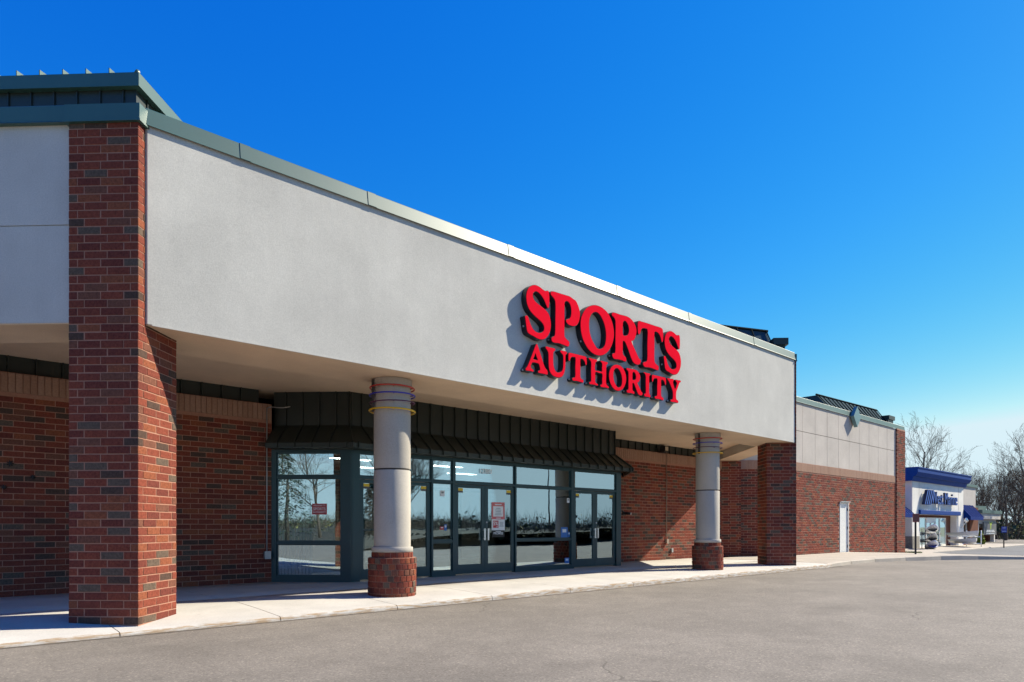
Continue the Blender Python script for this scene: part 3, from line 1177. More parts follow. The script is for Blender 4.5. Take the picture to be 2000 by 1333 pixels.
M['decal_y'] = paint('yellow decal', (0.75, 0.50, 0.02), 0.5)
M['decal_k'] = paint('grey decal', (0.10, 0.10, 0.09), 0.5)


def door(x0, x1, hinge_left):
    """one glazed leaf; pull handle on the meeting side, push bar behind the glass"""
    st, z0, z1 = 0.095, 0.03, 2.085
    b = MB()
    y0, y1 = GV + 0.035, GV + 0.08
    x0, x1 = x0 + 0.004, x1 - 0.004
    b.box(x0, x0 + st, y0, y1, z0, z1)
    b.box(x1 - st, x1, y0, y1, z0, z1)
    b.box(x0 + st, x1 - st, y0 + 0.001, y1 - 0.001, z0, 0.245)
    b.box(x0 + st, x1 - st, y0 + 0.001, y1 - 0.001, 2.015, z1)
    d = b.build('door', M['frame'], store)
    tilted_pane(ID, x0 + st - 0.004, x1 - st + 0.004, y0 + 0.024, 0.241, 2.019, M['glass2'], d)
    xm = x1 - 0.05 if hinge_left else x0 + 0.05
    h = MB()
    h.box(xm - 0.022, xm + 0.022, GV - 0.035, GV - 0.022, 0.80, 1.075)
    h.box(xm - 0.012, xm + 0.012, GV - 0.022, y0, 0.82, 0.85)
    h.box(xm - 0.012, xm + 0.012, GV - 0.022, y0, 1.02, 1.05)
    h.build('pull_handle', M['steel'], d)
    pbx = MB()
    pbx.box(x0 + st - 0.02, x1 - st + 0.02, y1 + 0.02, y1 + 0.05, 1.035, 1.075)
    pbx.build('push_bar', M['white'], d)
    xh = x0 - 0.004 if hinge_left else x1 + 0.004
    for z in (0.16, 1.05, 1.95):
        q = MB()
        q.tube([(xh, GV + 0.020, z - 0.055), (xh, GV + 0.020, z + 0.055)], 0.013, 6)
        q.build('hinge', M['black'], d)
    xc = (x0 + st + 0.075) if hinge_left else (x1 - st - 0.075)
    q = MB()
    q.box(xc - 0.07, xc + 0.07, y0 + 0.0145, y0 + 0.0165, 1.945, 2.005)
    q.build('decal', M['decal_y'], d)
    q = MB()
    q.box(xc - 0.07, xc + 0.07, y0 + 0.0145, y0 + 0.0165, 1.90, 1.944)
    q.build('decal', M['decal_k'], d)
    lk = MB()
    if not hinge_left:
        lk.tube([(xm, y0 - 0.008, 1.22), (xm, y0 + 0.001, 1.22)], 0.020, 10)
        lk.build('lock', M['steel'], d)
    return d


for a, m_, b_ in ((7.12, 8.009, 8.898), (9.577, 10.475, 11.422), (13.579, 14.464, 15.354)):
    door(a, m_, True)
    door(m_, b_, False)

# ------------------------------------------------------------------ seamed awning over the storefront
A_OFF = [(-0.17, 4.15), (-0.17, 3.19), (-0.10, 3.12), (0.30, 2.79), (0.315, 2.775), (0.315, 2.68), (0.27, 2.68)]


def awning_panel(fr, s0, s1, lim0, lim1, rib_at):
    b = MB()
    vs = []
    for d_, z in A_OFF:
        a = min(max(s0, lim0(d_)), lim1(d_))
        e = max(min(s1, lim1(d_)), lim0(d_))
        vs += [fr(a, d_, z), fr(e, d_, z)]
    fs = [(2 * i, 2 * i + 1, 2 * i + 3, 2 * i + 2) for i in range(len(A_OFF) - 1)]
    b.add(vs, [f[::-1] for f in fs])
    # standing seam along one edge
    rp_ = [(d_, z) for d_, z in A_OFF[:-1] if lim0(d_) - 1e-6 <= rib_at <= lim1(d_) + 1e-6]
    if len(rp_) >= 2:
        nrm = []
        for i, (d_, z) in enumerate(rp_):
            p, q = rp_[max(i - 1, 0)], rp_[min(i + 1, len(rp_) - 1)]
            tx, tz = q[0] - p[0], q[1] - p[1]
            l_ = math.hypot(tx, tz) or 1
            nrm.append((-tz / l_, tx / l_))
        v2 = []
        for (d_, z), (nx, nz) in zip(rp_, nrm):
            for w, h in ((-0.011, -0.002), (-0.011, 0.034), (0.011, 0.034), (0.011, -0.002)):
                v2.append(fr(rib_at + w, d_ + nx * h, z + nz * h))
        f2 = []
        for i in range(len(rp_) - 1):
            for k in range(3):
                f2.append((i * 4 + k, i * 4 + k + 1, i * 4 + 4 + k + 1, i * 4 + 4 + k))
        m_ = (len(rp_) - 1) * 4
        f2.append((m_, m_ + 1, m_ + 2, m_ + 3))
        b.add(v2, f2)
    return b.build('awning_panel', M['greend'], aw)


aw = MB()
aw.box(6.98, 15.5, GV + 0.19, GV + 0.26, 2.70, 4.15)
aw.box(0.02, 1.65, -0.27, -0.20, 2.70, 4.1, fC)
aw = aw.build('awning', M['greend'], store)
t8 = math.tan(R(22.5))
# front run (frame x = -world x)
xl, xr = 6.907, 15.567
n = 25
for i in range(-1, n + 1):
    a = xl + (xr - xl) * i / n
    b_ = xl + (xr - xl) * (i + 1) / n
    awning_panel(fG, -b_, -a, lambda d_: -(xr + t8 * d_), lambda d_: -(xl - t8 * d_), -a)
st_ = 0.345
for i in range(-1, 6):
    awning_panel(fC, i * st_, (i + 1) * st_, lambda d_: -t8 * d_, lambda d_: 1.62, i * st_)
for i in range(-1, 6):
    fRr = Fr(*fR(1.62, 0, 0)[:2], 225)
    awning_panel(fRr, 1.62 - (i + 1) * st_, 1.62 - i * st_, lambda d_: -d_, lambda d_: 1.62 + t8 * d_, 1.62 - i * st_)
hp = MB()
hp.tube([fC(-t8 * d_, d_ + 0.012, z + 0.01) for d_, z in A_OFF[:-1]], 0.022, 5)
hp.build('hip_seam', M['greend'], aw)
hp = MB()
hp.tube([(15.567 + t8 * d_, GV - d_ - 0.012, z + 0.01) for d_, z in A_OFF[:-1]], 0.022, 5)
hp.build('hip_seam', M['greend'], aw)
# underside behind the drip edge
us = MB()
us.prism([fC(0, 0.30, 0)[:2], (15.69, GV - 0.30), (15.56, GV + 0.02), (6.92, GV + 0.02)], 2.685, 2.70)
us.box(-0.05, 1.615, -0.05, 0.29, 2.686, 2.701, fC)
us.build('awning_soffit', M['greend'], aw)

# ------------------------------------------------------------------ inside of the shop
M['in_wall'] = paint('shop wall paint', (0.40, 0.36, 0.31), 0.8)
M['in_floor'] = paint('shop floor tile', (0.30, 0.28, 0.26), 0.35)
M['in_ceil'] = paint('shop ceiling tile', (0.62, 0.62, 0.60), 0.9)
M['tube'] = emit('fluorescent tube', (1.0, 0.95, 0.85), 14.0)
iw = MB()
iw.box(3.0, 20.0, 21.0, 21.2, 0, 3.4)
iw.box(3.0, 3.2, RV + 0.32, 21.0, 0, 3.4)
iw.box(19.8, 20.0, RV + 0.32, 21.0, 0, 3.4)
iw.build('interior_wall', M['in_wall'], store)
fl = MB()
fl.prism([(6.95, 12.45), (15.5, 12.45), (16.6, 13.5), (19.8, 13.8), (19.8, 21), (3.2, 21), (3.2, 13.8), (5.9, 13.5)], -0.06, 0.012)
fl.build('interior_floor', M['in_floor'], store)
ce = MB()
ce.prism([(7.05, 12.6), (15.4, 12.6), (16.5, 13.6), (19.8, 13.8), (19.8, 21), (3.2, 21), (3.2, 13.8), (6.0, 13.7)], 2.95, 3.05)
ce.build('interior_ceiling', M['in_ceil'], store)
for x, y in ((6.9, 13.75), (7.6, 14.6), (10.8, 14.6), (14.0, 14.6), (9.2, 16.4), (12.4, 16.4), (7.4, 18.4), (11.0, 18.4), (14.6, 18.4)):  # first fixture is added to brighten the folded gate
    b = MB()
    b.box(x - 0.6, x + 0.6, y - 0.14, y + 0.14, 2.925, 2.948)
    l_ = b.build('ceiling_light', M['white'], store)
    b = MB()
    b.box(x - 0.57, x + 0.57, y - 0.10, y + 0.10, 2.915, 2.9245)
    b.build('lamp_tube', M['tube'], l_)
for x in (13.05,):
    b = MB()
    b.box(x - 0.18, x + 0.22, 12.75, 13.15, 0.0, 2.95)
    b.build('interior_post', paint('brown cladding', (0.16, 0.085, 0.05), 0.6), store)
# inner vestibule screen with a second set of doors
vs_ = MB()
for x in (6.2, 7.3, 8.3, 8.9, 10.0, 10.9, 12.0, 13.9, 14.9, 15.9):
    vs_.box(x - 0.04, x + 0.04, 15.2, 15.3, 0, 2.5)
vs_.box(6.2, 15.9, 15.205, 15.295, 2.1, 2.2)
vs_.box(6.2, 15.9, 15.21, 15.29, 2.42, 2.5)
vs_.box(6.2, 15.9, 15.21, 15.29, 0.0, 0.2)
vs_.build('vestibule_screen', M['frame'], store)

# folded security gate behind the glass
gate = empty('folding_gate', (5.9, 13.9, 0), 'folded pale metal security gate standing behind the angled shop window', 'security gate')
M['gate'] = paint('galvanised gate slat', (0.80, 0.81, 0.82), 0.5, 0.0)
for i in range(17):
    s = 0.92 + i * 0.036
    b = MB()
    yo = -0.14 - (0.030 if i % 2 else 0.0)
    b.box(s - 0.006, s + 0.006, yo - 0.02, yo + 0.02, 0.14, 2.46, fC)
    b.build('slat', M['gate'], gate)
for z in (0.28, 0.55, 0.95, 1.2, 1.45, 1.75, 2.0, 2.25):
    b = MB()
    b.box(0.90, 1.51, -0.200, -0.188, z - 0.012, z + 0.012, fC)
    b.build('cross_bar', M['gate'], gate)
b = MB()
b.box(0.845, 0.885, -0.20, -0.12, 0.10, 2.47, fC)
b.build('end_post', M['white'], gate)
gate2 = empty('folding_gate', (15.0, 13.2, 0), 'folded pale metal security gate behind the glass doors beside the brick wall', 'security gate')
for i in range(14):
    b = MB()
    x = 14.85 + i * 0.045
    b.box(x - 0.006, x + 0.006, 13.2 + (0.03 if i % 2 else 0), 13.24 + (0.03 if i % 2 else 0), 0.1, 2.4)
    b.build('slat', M['gate'], gate2)
b = MB()
b.box(14.74, 14.82, 13.18, 13.27, 0.08, 2.42)
b.build('end_post', M['white'], gate2)

# ------------------------------------------------------------------ small fixtures on the rear walls
def conduit(x, z0, z1, bz, label, mat):
    b = MB()
    b.tube([(x, RV - 0.022, z0), (x, RV - 0.022, z1)], 0.013, 6)
    c_ = b.build('conduit', mat, store)
    b = MB()
    b.box(x - 0.055, x + 0.055, RV - 0.075, RV - 0.005, bz - 0.07, bz + 0.07)
    b.box(x - 0.062, x + 0.062, RV - 0.081, RV - 0.0755, bz - 0.078, bz + 0.078)
    b.build('junction_box', mat, c_)
    return c_


M['galv'] = paint('grey conduit', (0.42, 0.42, 0.42), 0.45, 0.3)
M['tanbox'] = paint('tan conduit', (0.30, 0.22, 0.17), 0.6)
c_ = conduit(5.66, 0.52, 3.5, 0.55, '', M['galv'])
b = MB()
b.tube([(5.66, RV - 0.022, 3.5), (5.72, RV - 0.06, 3.53), (5.78, RV - 0.22, 3.50), (5.86, RV - 0.34, 3.49), (5.98, RV - 0.40, 3.52)], 0.010, 6)
b.build('loose_cable', M['galv'], c_)
conduit(19.44, 0.62, 3.62, 0.62, '', M['tanbox'])
b = MB()
b.box(19.72, 19.80, RV - 0.05, RV - 0.004, 0.24, 0.38)
b.build('outlet_box', M['galv'], store)
lamp = MB()
lamp.box(19.10, 19.34, RV - 0.16, RV + 0.06, 3.60, 3.63)
lamp.box(19.12, 19.32, RV - 0.18, RV + 0.02, 3.63, 3.80)
lamp = lamp.build('wall_lamp', M['black'], store)
b = MB()
b.box(19.14, 19.30, RV - 0.186, RV - 0.181, 3.65, 3.78)
b.build('lens', paint('lamp lens', (0.45, 0.38, 0.28), 0.2), lamp)
cm = MB()
cm.box(17.08, 17.16, RV - 0.03, RV - 0.004, 1.48, 1.60)
cm.tube([(17.12, RV - 0.03, 1.54), (17.12, RV - 0.12, 1.54)], 0.03, 8)
cm.tube([(17.12, RV - 0.10, 1.54), (17.20, RV - 0.24, 1.52)], 0.042, 10)
cam_o = cm.build('security_camera', M['black'], store)
b = MB()
b.tube([(17.20, RV - 0.241, 1.52), (17.206, RV - 0.252, 1.519)], 0.036, 10)
b.build('lens', M['white'], cam_o)
for x, z, s in ((1.48, 2.13, 0.05), (1.78, 1.93, 0.035), (1.40, 1.75, 0.04)):
    b = MB()
    for k in range(7):
        a = k * 0.9
        b.tube([(x, RV - 0.012, z), (x + s * math.cos(a), RV - 0.03, z + s * math.sin(a))], 0.008, 4)
    b.lathe([(0.02, z - 0.02), (0.02, z + 0.02)], x, RV - 0.02, 8)
    b.build('old_anchor', M['black'], store)

# ------------------------------------------------------------------ papers on the glass
M['poster_red'] = paint('poster red', (0.50, 0.045, 0.05), 0.6)
M['poster_pink'] = paint('poster faded red', (0.62, 0.16, 0.16), 0.6)
M['paper'] = paint('paper white', (0.78, 0.80, 0.78), 0.7)
M['ink'] = paint('grey ink', (0.22, 0.25, 0.25), 0.7)
M['blue_pr'] = paint('print blue', (0.04, 0.16, 0.45), 0.5)


def text_mesh(txt, size, mat, ext=0.0, bold=False, squash=1.0):
    cu = bpy.data.curves.new('text', 'FONT')
    cu.body = txt
    cu.size = size
    cu.extrude = ext
    cu.align_x = 'CENTER'
    cu.align_y = 'CENTER'
    cu.resolution_u = 3
    if bold:
        cu.offset = size * 0.018
    to = bpy.data.objects.new('text', cu)
    COL.objects.link(to)
    dg = bpy.context.evaluated_depsgraph_get()
    me = bpy.data.meshes.new_from_object(to.evaluated_get(dg))
    bpy.data.objects.remove(to)
    bpy.data.curves.remove(cu)
    me.materials.clear()
    me.materials.append(mat)
    if squash != 1.0:
        for v in me.vertices:
            v.co.x *= squash
    return me


def text_obj(name, txt, size, mat, parent, x, y, z, rz=0.0, ext=0.0, bold=False, squash=1.0):
    me = text_mesh(txt, size, mat, ext, bold, squash)
    for v in me.vertices:
        v.co = Vector((v.co.x, -v.co.z, v.co.y))
    o = bpy.data.objects.new(name, me)
    return place(o, parent, (x, y, z), rz)


def paper(name, x0, x1, z0, z1, y, mat, label, cat, group=None):
    e = empty(name, ((x0 + x1) / 2, y, z0), label, cat, group)
    b = MB()
    b.box(x0, x1, y, y + 0.0015, z0, z1)
    b.build('sheet', M[mat], e)
    return e


YP = GV + 0.0335      # just in front of the door glass
yg = GV + 0.035 + 0.0145


def bars(e, x0, x1, z0, z1, n, mat, y, frac=0.45):
    h = (z1 - z0) / n
    for i in range(n):
        w = (x1 - x0) * rng.uniform(0.6, 1.0)
        c_ = (x0 + x1) / 2
        b = MB()
        b.box(c_ - w / 2, c_ + w / 2, y - 0.001, y, z0 + i * h, z0 + i * h + h * frac)
        b.build('printed_line', M[mat], e)


e = paper('notice_poster', 10.70, 11.12, 1.295, 1.705, yg, 'poster_pink', 'faded red notice with a white panel high on the middle glass door', 'poster')
b = MB()
b.box(10.745, 11.065, yg - 0.0012, yg - 0.0002, 1.36, 1.61)
b.build('white_panel', M['paper'], e)
bars(e, 10.80, 11.02, 1.40, 1.59, 5, 'ink', yg - 0.0013, 0.25)
bars(e, 10.78, 11.04, 1.64, 1.68, 1, 'paper', yg - 0.0003, 0.6)
bars(e, 10.84, 11.0, 1.315, 1.345, 1, 'paper', yg - 0.0003, 0.6)
e = paper('discount_poster', 10.70, 11.12, 1.03, 1.293, yg, 'paper', 'white sheet with a red five percent block on the middle glass door', 'poster')
b = MB()
b.box(10.745, 10.915, yg - 0.0012, yg - 0.0002, 1.09, 1.265)
b.build('red_block', M['poster_red'], e)
text_obj('figure', '5%', 0.125, M['paper'], e, 10.825, yg - 0.0016, 1.19, bold=True)
text_obj('figure', 'off', 0.05, M['paper'], e, 10.87, yg - 0.0016, 1.115, bold=True)
bars(e, 10.94, 11.09, 1.12, 1.24, 6, 'ink', yg - 0.0003, 0.4)
e = paper('promise_sign', 10.71, 11.11, 0.865, 1.028, yg, 'black', 'black sign with white capitals low on the middle glass door', 'sign')
text_obj('lettering', 'PROMISE', 0.078, M['paper'], e, 10.91, yg - 0.0003, 0.955, bold=True)
bars(e, 10.80, 11.02, 0.99, 1.015, 1, 'paper', yg - 0.0003, 0.6)
# welcome poster on the angled window
we = empty('welcome_poster', fC(0.65, -0.04, 1.365), 'red welcome poster on the angled window beside the folded gate', 'poster')
b = MB()
b.box(0.50, 0.80, -0.0405, -0.0395, 1.365, 1.585, fC)
b.build('sheet', M['poster_red'], we)
for t_, sz, zz in (('WELCOME TO', 0.042, 1.545), ('SPORTS', 0.082, 1.475), ('AUTHORITY', 0.052, 1.41)):
    p_ = fC(0.65, -0.0385, zz)
    text_obj('lettering', t_, sz, M['paper'], we, p_[0], p_[1], p_[2], rz=R(-45), bold=True, squash=0.9)
# small stickers
st_list = [(9.17, 9.29, 1.80, 1.93, 'paper', 'small white square sticker high on the narrow side window'),
           (13.33, 13.43, 1.75, 1.87, 'paper', 'small white square sticker high beside the brown post'),
           (13.10, 13.36, 0.83, 1.10, 'blue_pr', 'blue and white promotional sticker on the wide window'),
           (13.38, 13.445, 0.84, 0.98, 'blue_pr', 'narrow blue sticker at the edge of the wide window'),
           (13.24, 13.42, 0.14, 0.29, 'blue_pr', 'light blue sticker at the foot of the wide window'),
           (9.28, 9.35, 1.03, 1.17, 'blue_pr', 'small blue sticker low on the narrow side window'),
           (9.16, 9.27, 1.05, 1.12, 'poster_red', 'small dark red sticker low on the narrow side window')]
for x0, x1, z0, z1, mt, lab in st_list:
    s_ = paper('window_sticker', x0, x1, z0, z1, GV + 0.0385, mt, lab, 'sticker', 'stickers on the shop windows')
    b = MB()
    w_, h_ = x1 - x0, z1 - z0
    b.box(x0 + w_ * 0.22, x1 - w_ * 0.22, GV + 0.0373, GV + 0.0383, z0 + h_ * 0.5, z1 - h_ * 0.18)
    b.build('print', M['ink' if mt == 'paper' else 'paper'], s_)
# street number on the transom
num = text_obj('street_number', '12380', 0.155, M['white'], None, 10.49, GV + 0.020, 2.425, bold=True)
tag(num, 'white street number 12380 on the glass above the middle doors', 'street number')


# ================================================================== STORE SIGN
# letter outlines in thousandths of each letter's own box
GLYPH = {
    'S': [[[919,957],[926,663],[903,641],[859,641],[822,671],[738,758],[642,826],[523,870],[429,881],[346,856],[299,811],[306,755],[358,705],[476,665],[642,627],[786,589],[895,541],[968,456],[1000,354],[981,234],[907,129],[786,43],[642,4],[499,0],[311,28],[137,56],[80,95],[46,187],[16,298],[0,352],[46,380],[103,372],[149,328],[206,244],[299,164],[429,123],[558,123],[666,156],[726,210],[714,280],[619,337],[476,381],[311,432],[172,498],[80,593],[46,713],[68,820],[149,914],[287,978],[429,1000],[570,989],[689,961],[786,950],[870,969]]],
    'P': [[[0,953],[40,984],[323,996],[531,1000],[657,1000],[784,969],[849,959],[945,867],[1000,754],[1000,667],[966,564],[902,485],[806,440],[699,428],[593,438],[531,470],[514,497],[541,532],[604,551],[657,589],[688,649],[695,736],[673,817],[625,869],[562,887],[510,877],[472,845],[468,803],[468,477],[468,192],[485,171],[531,142],[615,113],[635,85],[610,11],[573,0],[448,8],[282,19],[120,6],[76,11],[40,30],[30,75],[60,110],[120,136],[144,176],[156,464],[156,797],[130,844],[70,881],[19,906]]],
    'O': [[[394,986],[268,938],[161,866],[74,762],[17,642],[0,517],[17,376],[64,252],[152,136],[268,48],[412,0],[558,3],[688,43],[819,135],[923,267],[981,404],[1000,534],[975,681],[914,807],[809,918],[670,980],[539,1000]],[[430,852],[357,818],[304,764],[264,681],[250,569],[264,438],[312,313],[394,217],[476,147],[558,137],[641,171],[707,239],[744,358],[749,485],[725,605],[670,718],[585,812],[503,854]]],
    'R': [[[0,965],[35,984],[115,993],[277,990],[516,1000],[647,974],[760,909],[827,816],[846,736],[817,636],[779,557],[723,511],[669,490],[723,405],[817,292],[894,198],[942,153],[990,137],[1000,90],[962,36],[894,7],[799,9],[723,39],[666,100],[609,185],[554,280],[479,384],[433,434],[397,445],[368,422],[368,306],[368,166],[415,122],[470,103],[489,59],[470,9],[451,3],[350,12],[205,11],[71,0],[35,23],[9,64],[26,107],[89,129],[110,167],[115,432],[119,778],[106,844],[54,890],[0,914]],[[415,879],[378,843],[368,795],[368,597],[384,565],[461,570],[525,598],[567,658],[576,731],[554,808],[507,857],[461,883]]],
    'T': [[[10,954],[50,989],[153,994],[402,1000],[678,998],[917,1000],[983,975],[1000,880],[1000,720],[971,677],[938,684],[906,752],[862,818],[786,860],[678,864],[652,835],[652,572],[652,207],[678,156],[764,120],[818,103],[807,10],[764,0],[614,11],[444,16],[277,1],[225,19],[198,63],[225,103],[319,132],[360,173],[366,523],[370,862],[319,866],[194,851],[133,806],[102,740],[81,700],[41,687],[10,711],[0,828]]],
    'A': [[[447,961],[471,998],[522,1000],[548,957],[699,615],[866,256],[983,147],[1000,68],[983,15],[952,6],[782,8],[595,4],[553,17],[557,73],[636,120],[636,184],[605,291],[584,320],[308,320],[266,265],[235,179],[256,118],[347,79],[368,43],[337,2],[204,8],[24,0],[0,28],[14,77],[74,150],[266,551]],[[438,654],[392,551],[344,449],[433,447],[534,449],[481,566]]],
    'U': [[[0,978],[27,1000],[184,998],[416,1000],[448,976],[436,919],[384,883],[362,831],[362,457],[394,319],[458,215],[544,181],[630,193],[715,235],[781,319],[808,439],[813,769],[803,831],[737,885],[672,939],[684,981],[823,993],[988,981],[1000,919],[944,883],[929,822],[923,493],[901,324],[845,167],[759,61],[630,7],[480,0],[330,31],[215,126],[162,230],[141,356],[131,594],[125,785],[79,865],[17,917]]],
    'H': [[[0,972],[30,998],[214,991],[410,989],[410,926],[347,873],[326,799],[326,585],[483,588],[649,594],[653,732],[660,894],[608,940],[565,972],[608,1000],[755,1000],[946,989],[943,924],[886,888],[878,838],[873,499],[872,175],[915,117],[1000,74],[994,9],[840,9],[608,0],[570,37],[597,82],[653,115],[661,300],[666,501],[503,505],[337,507],[331,324],[326,147],[367,108],[451,82],[460,28],[419,15],[255,24],[51,15],[24,50],[40,91],[111,127],[122,177],[117,523],[116,853],[60,914]]],
    'I': [[[0,979],[74,1000],[560,998],[977,1000],[977,935],[852,905],[829,844],[829,525],[829,193],[879,137],[1000,88],[977,6],[658,0],[195,0],[121,31],[97,88],[265,126],[323,174],[315,519],[304,878],[218,929]]],
    'Y': [[[0,961],[49,976],[271,979],[482,981],[482,931],[431,878],[444,805],[569,585],[682,780],[707,844],[669,899],[607,964],[633,991],[822,996],[1000,1000],[1000,955],[911,897],[796,692],[669,465],[658,210],[695,141],[809,103],[809,21],[569,6],[295,0],[245,30],[258,77],[369,113],[407,178],[407,445],[344,553],[171,795],[122,846],[36,908]]],
}

sign = empty('store_sign', (11.0, 8.98, 3.93), 'large raised red serif store sign with black sides on the grey fascia', 'sign')
M['sign_red'] = paint('red sign face', (0.80, 0.010, 0.030), 0.7, 0.0, 0.0, 0.03, 1.0)
M['sign_black'] = paint('black letter side', (0.010, 0.009, 0.012), 0.35, 0.0, 0.5, 0.05)


def catmull(pts, sub=3):
    n = len(pts)
    out = []
    P = [Vector((p[0], p[1])) for p in pts]
    for i in range(n):
        p0, p1, p2, p3 = P[i - 1], P[i], P[(i + 1) % n], P[(i + 2) % n]
        t0 = 0.0
        t1 = t0 + max(1e-6, (p1 - p0).length) ** 0.5
        t2 = t1 + max(1e-6, (p2 - p1).length) ** 0.5
        t3 = t2 + max(1e-6, (p3 - p2).length) ** 0.5
        for k in range(sub):
            t = t1 + (t2 - t1) * k / sub
            a1 = p0 * ((t1 - t) / (t1 - t0)) + p1 * ((t - t0) / (t1 - t0))
            a2 = p1 * ((t2 - t) / (t2 - t1)) + p2 * ((t - t1) / (t2 - t1))
            a3 = p2 * ((t3 - t) / (t3 - t2)) + p3 * ((t - t2) / (t3 - t2))
            b1 = a1 * ((t2 - t) / (t2 - t0)) + a2 * ((t - t0) / (t2 - t0))
            b2 = a2 * ((t3 - t) / (t3 - t1)) + a3 * ((t - t1) / (t3 - t1))
            c = b1 * ((t2 - t) / (t2 - t1)) + b2 * ((t - t1) / (t2 - t1))
            out.append((c.x, c.y))
    return out


def outline_mesh(loops, v0, v1, offset, mats):
    """filled outline, extruded between two depths v0 < v1 (v0 in front)"""
    cu = bpy.data.curves.new('outline', 'CURVE')
    cu.dimensions = '2D'
    cu.fill_mode = 'BOTH'
    cu.extrude = (v1 - v0) / 2
    cu.offset = offset
    for lp in loops:
        sp = cu.splines.new('POLY')
        sp.points.add(len(lp) - 1)
        for q, (x, z) in zip(sp.points, lp):
            q.co = (x, z, 0, 1)
        sp.use_cyclic_u = True
    to = bpy.data.objects.new('outline', cu)
    COL.objects.link(to)
    me = bpy.data.meshes.new_from_object(to.evaluated_get(bpy.context.evaluated_depsgraph_get()))
    bpy.data.objects.remove(to)
    bpy.data.curves.remove(cu)
    vc = (v0 + v1) / 2
    for v in me.vertices:
        v.co = Vector((v.co.x, vc - v.co.z, v.co.y))
    me.materials.clear()
    for m in mats:
        me.materials.append(m)
    return me


def letter(ch, x0, x1, z0, z1):
    q = 8.955 / 9.0
    x0, x1 = x0 * q, x1 * q
    z0, z1 = 1.13 + (z0 - 1.13) * q, 1.13 + (z1 - 1.13) * q
    loops = [catmull([(x0 + (x1 - x0) * a / 1000.0, z0 + (z1 - z0) * b / 1000.0) for a, b in lp]) for lp in GLYPH[ch]]
    o = bpy.data.objects.new('letter', outline_mesh(loops, 8.957, FV + 0.004, 0.004, [M['sign_black']]))
    place(o, sign)
    f = bpy.data.objects.new('letter_face', outline_mesh(loops, 8.948, 8.956, -0.005, [M['sign_red']]))
    place(f, o)
    low = [p for p in loops[0] if p[1] < z0 + (z1 - z0) * 0.22]
    lx, lz = min(low)
    b = MB()
    b.box(lx - 0.016, lx + 0.006, 9.00, 9.03, lz - 0.012, lz + 0.018)
    b.build('weep_cover', M['steel'], o)


for ch, x0, x1, z0, z1 in (
        ('S', 8.596, 9.275, 4.605, 5.591), ('P', 9.262, 10.095, 4.605, 5.591), ('O', 10.109, 11.153, 4.589, 5.596),
        ('R', 11.082, 12.070, 4.602, 5.576), ('T', 11.956, 12.891, 4.599, 5.576), ('S', 12.914, 13.599, 4.599, 5.575),
        ('A', 8.609, 9.191, 3.972, 4.504), ('U', 9.128, 9.722, 3.967, 4.507), ('T', 9.758, 10.296, 3.967, 4.504),
        ('H', 10.350, 10.982, 3.963, 4.500), ('O', 10.987, 11.560, 3.957, 4.503), ('R', 11.567, 12.135, 3.957, 4.493),
        ('I', 12.158, 12.415, 3.961, 4.485), ('T', 12.466, 13.003, 3.957, 4.483), ('Y', 13.043, 13.593, 3.967, 4.500)):
    letter(ch, x0, x1, z0, z1)

# ================================================================== NEIGHBOURING SHOPS
M['mw'] = stucco('cream stucco', (0.78, 0.75, 0.69), 0.03)
M['mblue'] = paint('royal blue metal', (0.004, 0.042, 0.21), 0.6, 0.0, 0.1)
M['mnavy'] = paint('navy fabric', (0.012, 0.028, 0.16), 0.6)
M['canvas'] = paint('blue canvas', (0.006, 0.030, 0.17), 0.9, 0.0, 0.05)
M['stone'] = paint('split stone base', (0.24, 0.22, 0.19), 0.9, var=0.25, scale=9, bmp=0.5, bscale=18)
M['mdark'] = paint('dark recess', (0.06, 0.05, 0.045), 0.7)
ms = empty('marine_store', (52, 16, -0.27), 'cream boat supply shop with blue cornice and blue awnings beyond the brick wing', 'building')
MV = 14.3
G0 = -0.45
b = MB()
b.box(46.7, 48.0, MV, 18.0, G0, 3.93)
b.box(56.5, 57.7, MV, 18.0, G0, 3.93)
b.box(48.0, 56.5, MV + 0.002, 18.0, 1.87, 3.928)
b.build('wall', M['mw'], ms)
for x in (48.02, 56.48, 46.75):
    j = MB()
    j.box(x - 0.012, x + 0.012, MV - 0.003, MV + 0.001, 2.25 if 48 < x < 56.6 else G0, 3.9)
    j.build('control_joint', M['jointdark'], ms)
b = MB()
b.extrude([(MV - 0.10, 3.93), (MV - 0.16, 4.18), (MV - 0.30, 4.22), (MV - 0.42, 4.45), (MV - 0.42, 4.68), (MV - 0.46, 4.70), (MV - 0.46, 4.76), (18.2, 4.76), (18.2, 3.93)][::-1], 46.4, 58.0)
b.build('cornice', M['mblue'], ms)
b = MB()
b.extrude([(MV - 0.07, 1.87), (MV - 0.14, 1.90), (MV - 0.14, 2.14), (MV - 0.07, 2.17), (MV, 2.17), (MV, 1.87)][::-1], 47.9, 56.55)
b.build('entry_band', M['mblue'], ms)
